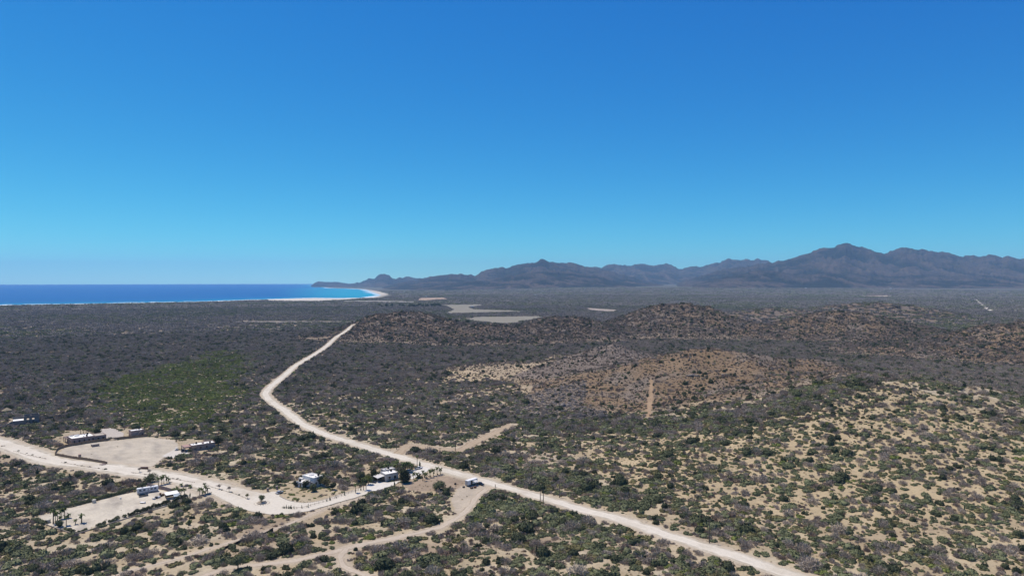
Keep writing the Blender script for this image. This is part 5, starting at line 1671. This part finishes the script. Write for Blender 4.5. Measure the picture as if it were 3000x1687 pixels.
tree('green tree in the middle of the white house garden', 918, 1439, 4.4, 5.4, 'leaf_green', 1500, 0.26, 0.12)
tree('dark tree at the right end of the garden', 975, 1433, 4.0, 5.0, 'leaf_dark', 1300, 0.26, 0.12)
tree('dark green tree left of the lower white roof', 868, 1424, 3.6, 4.6, 'leaf_dark', 1200, 0.26, 0.12)
tree('broad dark tree behind the pink house', 640, 1302, 6.0, 8.0, 'leaf_dark', 1900, 0.32, 0.12)
tree('thin yellowish tree before the pink house', 557, 1333, 4.6, 3.4, 'leaf_olive', 600, 0.22, 0.42)
tree('reddish small tree against the pink house wall', 571, 1323, 4.6, 3.0, 'twig_brown', 700, 0.22, 0.3)
tree('dark green tree at the gravel yard of the beige house', 285, 1278, 6.4, 5.0, 'leaf_dark', 1500, 0.3, 0.2)
tree('green tree before the beige house front', 243, 1296, 4.4, 3.6, 'leaf_dark', 900, 0.26, 0.2)
tree('wide low tree at the top of the upper hedge', 440, 1412, 4.6, 9.0, 'leaf_green', 2200, 0.28, 0.05, lobes=14)
tree('bushy dark green tree in the brown yard', 1287, 1434, 4.6, 7.4, 'leaf_green', 2400, 0.28, 0.05, lobes=14)
tree('dark bush-like tree among the palms by the lot end', 172, 1543, 3.2, 5.0, 'leaf_green', 1500, 0.26, 0.06)
tree('dense dark trees beside the palapa hut', 26, 1205, 5.5, 9.0, 'leaf_dark', 1800, 0.34, 0.08)
for px, py in ((642, 1433), (671, 1441), (725, 1461), (409, 1383), (438, 1389)):
    tree('small umbrella-shaped tree on the road median', px, py, 2.9, 2.9, 'twig_grey' if px != 725 else 'leaf_olive', 420, 0.17, 0.52, group='umbrella trees on the median', r=0.09, name='median_tree')

# palms: trunk and single fronds
def frond_mesh(rng, L, mat, feather=True, droop=0.55):
    V, Q = [], []
    n = 7
    pts = []
    for i in range(n):
        t = i / (n - 1)
        pts.append(np.array([L * t * (1 - 0.18 * t), 0, L * (0.42 * t - droop * 1.25 * t * t)]))
    for i in range(n):
        t = i / (n - 1)
        w = L * (0.035 + 0.17 * math.sin(math.pi * min(1, 0.12 + t * 0.9)) ** 0.8) * (1 if feather else 1.5 * t + 0.15)
        V.append(pts[i] + np.array([0, -w, -0.35 * w])); V.append(pts[i]); V.append(pts[i] + np.array([0, w, -0.35 * w]))
    for i in range(n - 1):
        a = i * 3
        Q.append([a, a + 1, a + 4, a + 3]); Q.append([a + 1, a + 2, a + 5, a + 4])
    return np_mesh('frond', np.vstack(V), np.array(Q), mat=mat)
FRONDS = [frond_mesh(RNG, 1.0, 'frond_green', True, d) for d in (0.25, 0.45, 0.65, 0.9)]
DRY = [frond_mesh(RNG, 1.0, 'frond_dry', True, 1.0)]
TRUNKS = {}
def palm(label, px, py, H, L=1.9, nf=13, group=None, r=0.17, skirt=0):
    o = thing('palm_tree', label, 'palm', px, py, None, group)
    key = round(H, 1)
    if key not in TRUNKS:
        v, q = trunk_tube([(0, 0, -0.3), (0.03, 0, H * 0.3), (0.05, 0.03, H * 0.7), (0.0, 0.05, H)], [r * 1.3, r, r * 0.9, r * 1.15], 8)
        TRUNKS[key] = np_mesh('palm_trunk', v, q, mat='bark')
    link(bpy.data.objects.new('trunk', TRUNKS[key]), o)
    for k in range(nf):
        f = bpy.data.objects.new('frond', FRONDS[k % 4])
        s = L * random.uniform(0.85, 1.15)
        f.location = (0, 0.05, H - 0.05); f.scale = (s, s, s)
        f.rotation_euler = (0, random.uniform(-0.75, 0.25) if k % 4 < 2 else random.uniform(-0.2, 0.5), k * 2.4 + random.uniform(-0.3, 0.3))
        link(f, o)
    for k in range(skirt):
        f = bpy.data.objects.new('dry_frond', DRY[0])
        s = L * 0.8
        f.location = (0, 0.05, H - 0.25); f.scale = (s, s, s); f.rotation_euler = (0, 0.8, k * 6.283 / skirt)
        link(f, o)
    return o

SETS = [
    ('slender palm in the cluster at the lot end', 'palms at the lot end', [(162, 1530, 5.0), (179, 1519, 4.4), (189, 1517, 4.6), (176, 1530, 3.0), (194, 1538, 4.4), (168, 1524, 4.0)]),
    ('low young palm on sand at the lot end', 'young palms at the lot end', [(202, 1517, 2.0), (221, 1535, 2.4)]),
    ('palm in the group behind the pinkish wall', 'palms behind the pinkish wall', [(464, 1421, 4.0), (474, 1419, 4.4), (480, 1417, 5.0), (489, 1416, 3.6), (495, 1413, 2.2)]),
    ('feathery palm between shed and pinkish wall', 'palms behind the shed', [(506, 1447, 2.8), (514, 1449, 3.2), (522, 1449, 3.0), (530, 1450, 3.4), (540, 1450, 3.4), (519, 1443, 3.0)]),
    ('palm at the roadside end of the hedged lot', 'palms at the roadside end', [(585, 1450, 3.6), (592, 1448, 3.0), (602, 1447, 4.4), (608, 1446, 3.2), (597, 1452, 2.6)]),
    ('palm behind the grey house roof', 'palms behind the grey house', [(1128, 1382, 4.2), (1141, 1385, 5.0), (1148.5, 1384, 4.0), (1163, 1374, 4.8), (1156, 1380, 4.4), (1134, 1378, 3.6)]),
    ('palm in the clump behind the grey car', 'palms behind the grey car', [(1184, 1384, 6.0), (1189, 1384, 6.4), (1194, 1383, 6.2), (1180, 1382, 5.2), (1199, 1379, 5.2), (1208, 1376, 3.4)]),
    ('palm in the row along the brown yard', 'palms along the brown yard', [(1212, 1404, 3.8), (1222, 1401, 3.2), (1230, 1398, 2.2), (1248, 1401, 3.2), (1259.6, 1398, 4.4), (1269.5, 1394, 4.0), (1280.5, 1391, 4.6), (1290, 1389, 3.4), (1226, 1401, 2.0), (1243, 1398, 2.6)]),
    ('palm in the row behind the beige house', 'palms behind the beige house', [(236, 1270, 4.6), (245, 1271, 4.2), (252, 1271, 4.6), (260, 1272, 4.4), (268, 1274, 4.8), (276, 1275, 4.8)]),
]
for lab, grp, pts in SETS:
    for px, py, H in pts:
        palm(lab, px, py, H, L=2.0 if H > 3 else 1.5, nf=15, group=grp)
palm('tallest fan palm beside the main dirt road', 1222, 1367, 7.2, 1.7, 18, skirt=8, r=0.2)
palm('tall thin palm standing before the brown yard row', 1238.6, 1408, 6.0, 1.5, 14)
palm('thick tall palm at the corner of the lot end', 156, 1534, 6.8, 1.9, 15, skirt=6, r=0.26)
palm('spreading palm alone on the lot sand', 239, 1531, 3.9, 2.1, 15, r=0.26)
palm('palm at the left end of the pale driveway', 1041.6, 1444, 5.0, 2.0, 14)
palm('thick palm at the edge of the pale driveway', 1065, 1436, 6.4, 2.1, 14, r=0.3)
palm('thin palm beside the thick driveway palm', 1072.5, 1435, 5.4, 1.9, 13)
palm('young bushy palm beside the dark boulder', 531, 1424, 1.3, 1.7, 14)
palm('young palm at the right of the dark boulder', 557, 1429, 1.2, 1.8, 14)
palm('palm standing left of the beige house porch', 150, 1296, 4.2, 1.7, 12)

# hedges
def hedge(label, line, hgt, wid, mat, n_per_m=210, leaf=0.21, gaps=0.0):
    rr = np.random.default_rng(len(label) * 31)
    c = smooth_line(np.asarray(line), 0.5)
    o = empty('hedge', (float(c[0][0]), float(c[0][1]), Z(*c[0]))); tag(o, label, 'hedge')
    N = int(len(c) * 0.5 * n_per_m)
    i = rr.integers(0, len(c) - 1, N)
    d = np.gradient(c, axis=0); d /= np.hypot(d[:, 0], d[:, 1])[:, None]
    s = i * 0.5
    lump = 0.80 + 0.38 * perlin(s / 2.2, s * 0 + 0.5, 700) + 0.15 * perlin(s / 0.8, s * 0 + 4.5, 701)
    keep = perlin(s / 5.0, s * 0 + 9.5, 702) > (gaps - 0.6)
    i, s, lump = i[keep], s[keep], lump[keep]; N = len(i)
    a = rr.uniform(0, math.pi, N); rad = 1 - 0.4 * rr.random(N) ** 2
    off = np.cos(a) * rad * wid / 2 * lump; zz = (np.sin(a) * 0.75 + 0.25) * rad * hgt * lump
    x = c[i, 0] + d[i, 0] * rr.uniform(-.4, .4, N) - d[i, 1] * off; y = c[i, 1] + d[i, 1] * rr.uniform(-.4, .4, N) + d[i, 0] * off
    z = height(x, y) + np.maximum(zz, 0.05)
    nr = np.stack([-d[i, 1] * np.cos(a), d[i, 0] * np.cos(a), np.sin(a)], -1) + 0.6 * rr.standard_normal((N, 3)); nr /= np.linalg.norm(nr, axis=1)[:, None]
    t1 = np.cross(nr, rr.standard_normal((N, 3))); t1 /= np.linalg.norm(t1, axis=1)[:, None]; t2 = np.cross(nr, t1)
    sz = leaf * rr.uniform(0.6, 1.4, N)[:, None]
    p = np.stack([x - o.location.x, y - o.location.y, z - o.location.z], -1)
    V = np.stack([p - t1 * sz, p - t2 * sz * 0.6, p + t1 * sz, p + t2 * sz * 0.6], 1).reshape(-1, 3)
    link(bpy.data.objects.new('foliage', np_mesh('foliage', V, np.arange(len(V)).reshape(-1, 4), mat=mat)), o)
    stems = MB()
    for k in range(0, len(c), 4):
        stems.rod((c[k][0] - o.location.x, c[k][1] - o.location.y, Z(*c[k]) - o.location.z - 0.2), (c[k][0] - o.location.x + 0.1, c[k][1] - o.location.y, Z(*c[k]) - o.location.z + hgt * 0.6), 0.06, 5)
    q = stems.build('stem', 'bark', o); q['kind'] = 'stuff'
    return o
hedge('long clipped green hedge along the upper side of the lot', PP((95, 1512), (115, 1506), (160, 1492), (207, 1484), (265, 1470), (302, 1460), (375, 1441), (395, 1432), (432, 1417)), 2.2, 2.2, 'leaf_green', gaps=0.22)
hedge('dense dark hedge along the lower side of the lot', PP((376, 1512), (430, 1495), (470, 1482), (500, 1472)), 2.4, 2.2, 'leaf_dark')
hedge('dark hedge block beside the shed lean-to', PP((508, 1473), (530, 1465), (549, 1459)), 3.0, 2.8, 'leaf_dark')
hedge('row of grey-green hedge shrubs at the lower lot edge', PP((320, 1530), (345, 1521), (372, 1512)), 1.7, 2.0, 'leaf_green', gaps=0.3)
hedge('low broken hedge near the lot end corner', PP((230, 1560), (262, 1550), (285, 1541), (312, 1532)), 1.4, 1.8, 'leaf_green', gaps=0.5)
hedge('grey-green hedge across the lot end by the tank', PP((96, 1523), (118, 1531), (136, 1537)), 2.0, 2.6, 'leaf_green')
hedge('low hedge at the bottom corner of the lot', PP((190, 1550), (205, 1556), (217, 1560)), 1.5, 2.0, 'leaf_green', gaps=0.2)

# plants on the median, in the garden and along the lane
def plant(label, px, py, s, kind, group, hz=None, name='garden_shrub'):
    x, y, z = spot(px, py)
    ms = VAR[kind]
    o = bpy.data.objects.new(name, ms[int(px * 3 + py) % len(ms)])
    o.location = (x, y, z); o.rotation_euler = (0, 0, (px * 1.7) % 6.28); o.scale = (s, s, hz or s * 0.95)
    tag(link(o), label, 'shrub', group)
for px, py, s, kd in ((9, 1307, 1.7, 'grey_shrub'), (54, 1321, 1.1, 'dark_shrub'), (76, 1328, 1.4, 'grey_shrub'), (95, 1333, 1.0, 'dark_shrub'), (105, 1337, 0.9, 'brown_shrub'), (117, 1340, 0.8, 'dark_shrub'), (130, 1343, 1.1, 'brown_shrub'),
                     (192, 1355, 1.1, 'dark_shrub'), (222, 1360, 1.0, 'brown_shrub'), (240, 1365, 0.8, 'dark_shrub'), (255, 1367, 0.9, 'brown_shrub'), (263, 1368, 1.1, 'grey_shrub'), (289, 1372, 0.8, 'dark_shrub'), (309, 1375, 1.3, 'dark_shrub'),
                     (391, 1385, 1.1, 'grey_shrub'), (425, 1391, 1.2, 'grey_shrub'), (448, 1395, 1.0, 'dark_shrub'), (507, 1402, 1.2, 'grey_shrub'), (520, 1403, 1.0, 'dark_shrub'), (529, 1405, 0.8, 'dark_shrub'),
                     (599, 1418, 1.3, 'dark_shrub'), (613, 1422, 0.9, 'brown_shrub'), (650, 1436, 0.8, 'dark_shrub'), (657, 1438, 0.9, 'brown_shrub'), (680, 1443, 0.8, 'dark_shrub'), (692, 1446, 1.0, 'brown_shrub'), (700, 1450, 0.9, 'dark_shrub'), (712, 1455, 0.8, 'brown_shrub')):
    c_ = {'grey_shrub': 'grey', 'dark_shrub': 'dark', 'brown_shrub': 'brown'}[kd]
    plant(f'small {c_} shrub in the planted road median', px, py, s * 0.85, kd, f'{c_} median shrubs')
for px, py, s_, kd in ((95, 1296, 2.6, 'green_shrub'), (112, 1301, 2.8, 'olive_shrub'), (128, 1305, 2.6, 'green_shrub'), (146, 1308, 2.8, 'green_shrub'), (163, 1309, 2.6, 'olive_shrub'), (180, 1310, 2.4, 'green_shrub'), (120, 1295, 2.4, 'olive_shrub'), (148, 1313, 1.8, 'grey_shrub')):
    c_ = LOOK[kd][0]
    plant(f'broad {c_} shrub in the thicket before the beige house', px, py, s_, kd, f'{c_} shrubs before the beige house')
rg = np.random.default_rng(77)
gx0, gy0 = GARDEN.min(0); gx1, gy1 = GARDEN.max(0)
cnt = 0
while cnt < 46:
    x, y = rg.uniform(gx0, gx1), rg.uniform(gy0, gy1)
    if not inside(GARDEN, np.array([x]), np.array([y]))[0]: continue
    kd = rg.choice(['bright_shrub', 'green_shrub', 'olive_shrub', 'brown_shrub', 'grey_shrub'], p=[0.34, 0.22, 0.16, 0.16, 0.12])
    s = rg.uniform(0.7, 1.9)
    if dist_line(np.vstack([GARDEN, GARDEN[:1]]), np.array([x]), np.array([y]))[0] < s: continue
    c_, t_ = LOOK[kd]
    o = bpy.data.objects.new('garden_shrub', VAR[kd][cnt % len(VAR[kd])]); o.location = (x, y, Z(x, y)); o.scale = (s, s, s * 0.95); o.rotation_euler = (0, 0, rg.uniform(0, 6))
    tag(link(o), f'{c_} garden shrub inside the curved stone kerb', 'shrub', f'{c_} garden shrubs'); cnt += 1

def cactus(label, px, py, H, arms, group=None, r=0.14):
    o = thing('cactus', label, 'cactus', px, py, None, group)
    rr = np.random.default_rng(int(px * 5 + py))
    for k in range(arms):
        a = rr.uniform(0, 6.28); d = 0 if k == 0 else rr.uniform(0.15, 0.5)
        hh = H * (1 if k == 0 else rr.uniform(0.45, 0.85))
        v, q = trunk_tube([(math.cos(a) * d * 0.3, math.sin(a) * d * 0.3, -0.2), (math.cos(a) * d, math.sin(a) * d, 0.3 * hh), (math.cos(a) * d * 1.1, math.sin(a) * d * 1.1, hh * 0.95), (math.cos(a) * d * 1.1, math.sin(a) * d * 1.1, hh)], [r, r * 1.05, r * 0.9, r * 0.3], 8)
        link(bpy.data.objects.new('stem', np_mesh('stem', v, q, mat='cactus_green')), o)
for px, py, H, n in ((832, 1489, 1.6, 4), (839, 1489, 2.2, 3), (846, 1490, 1.9, 4), (853, 1490, 2.3, 5), (861, 1490, 1.6, 4), (884, 1489, 1.9, 2), (903, 1486, 2.2, 4), (958, 1469, 2.0, 3), (966, 1466, 2.6, 4), (984, 1459, 2.2, 2), (1009, 1451, 3.0, 3), (1057, 1437, 2.6, 3)):
    cactus('columnar cactus along the lane rail fence', px, py, H, n, 'cacti along the lane')
for px, py, H, n in ((1155, 1421, 2.8, 5), (1146, 1424, 1.0, 4)):
    cactus('stout cactus at the corner of the pale driveway' if H > 2 else 'small cactus at the edge of the pale driveway', px, py, H, n)
cactus('dark branching cactus beside the tallest fan palm', 1230, 1366, 3.6, 9, r=0.24)
cactus('yellowish cactus clump on the roadside sand', 557, 1454, 2.4, 5)
for px, py in ((1085, 1446), (1101, 1440), (1118, 1434), (1076, 1450)):
    plant('young shrub along the lower edge of the pale driveway', px, py, 0.8, 'grey_shrub' if px > 1090 else 'green_shrub', 'young shrubs along the driveway')

# planted island in the turnaround
o = thing('planter', 'round stone planter under the island tree', 'planter', 767, 1474)
for k in range(16):
    a = k * 2 * math.pi / 16
    q = bpy.data.objects.new('stone', KST[k % 6]); q.location = (2.0 * math.cos(a), 2.0 * math.sin(a), 0.35); q.scale = (1.3, 1.3, 1.6); q.rotation_euler = (0, 0, a)
    link(q, o)
MB().cyl((0, 0, 0.02), 1.95, 0.5, 20).build('soil', 'sand_heap', o)
for k in range(18):
    a = k * 2 * math.pi / 18
    q = bpy.data.objects.new('edge_stone', KST[k % 6]); q.location = (3.9 * math.cos(a), 3.9 * math.sin(a), 0.2); q.scale = (0.7, 0.7, 0.5)
    link(q, o)

# poles
def pole(label, px, py, H, arm=True, group=None, name='utility_pole'):
    o = thing(name, label, 'pole', px, py, 70, group)
    v, q = trunk_tube([(0, 0, -0.5), (0, 0, H * 0.5), (0, 0, H)], [0.24, 0.20, 0.15], 8)
    link(bpy.data.objects.new('shaft', np_mesh('shaft', v, q, mat='pole_wood')), o)
    if arm:
        B(-1.1, 1.1, -0.06, 0.06, H - 0.7, H - 0.55).build('crossarm', 'pole_wood', o)
        for u in (-0.95, 0, 0.95):
            MB().cyl((u, 0, H - 0.55), 0.05, 0.2, 8).build('insulator', 'lamp_white', o)
pole('tall utility pole on the far verge of the main road', 2078, 1590, 11.0)
pole('taller of two wooden poles beside the main road', 1592, 1470, 7.0, arm=False)
pole('shorter of two wooden poles beside the main road', 1583, 1470, 5.8, arm=False)
pole('low meter post between the two wooden poles', 1588, 1471, 1.6, arm=False, name='meter_post')
pole('utility pole between main road and brown spur', 1289, 1348, 8.6)
pole('utility pole beside the brown cleared spur', 1334, 1322, 7.5)
pole('utility pole in scrub beyond the two wooden poles', 1639, 1457, 8.5)
pole('thin marker post on the near verge by the black car', 1451, 1427, 1.8, arm=False, name='marker_post')
pole('utility pole beside the main road bend near spur', 1162, 1316, 7.5)

# dark grove far out on the plain
gm = [join([trunk_tube([(0, 0, -1), (0, 0, 6)], [0.5, 0.35], 5), (lambda vq: (vq[0] * np.array([4.5, 4.5, 8]) + np.array([0, 0, 3.5]), vq[1]))(leaf_dome(np.random.default_rng(60 + k), 4, 130, 0.2))]) for k in range(3)]
gme = [np_mesh('far_tree', v, q, mat='leaf_dark') for v, q in gm]
rg = np.random.default_rng(5)
for k in range(34):
    px = 1110 + 182 * rg.random() ** 0.7; py = 897 + rg.uniform(-2.2, 2.2)
    x, y, z = spot(px, py)
    o = bpy.data.objects.new('grove_tree', gme[k % 3]); o.location = (x, y, z); s = rg.uniform(1.0, 1.9); o.scale = (s * 1.2, s * 1.2, s); o.rotation_euler = (0, 0, rg.uniform(0, 6))
    tag(link(o), 'dark tree in the far grove between beach and lagoon', 'tree', 'trees of the far grove')
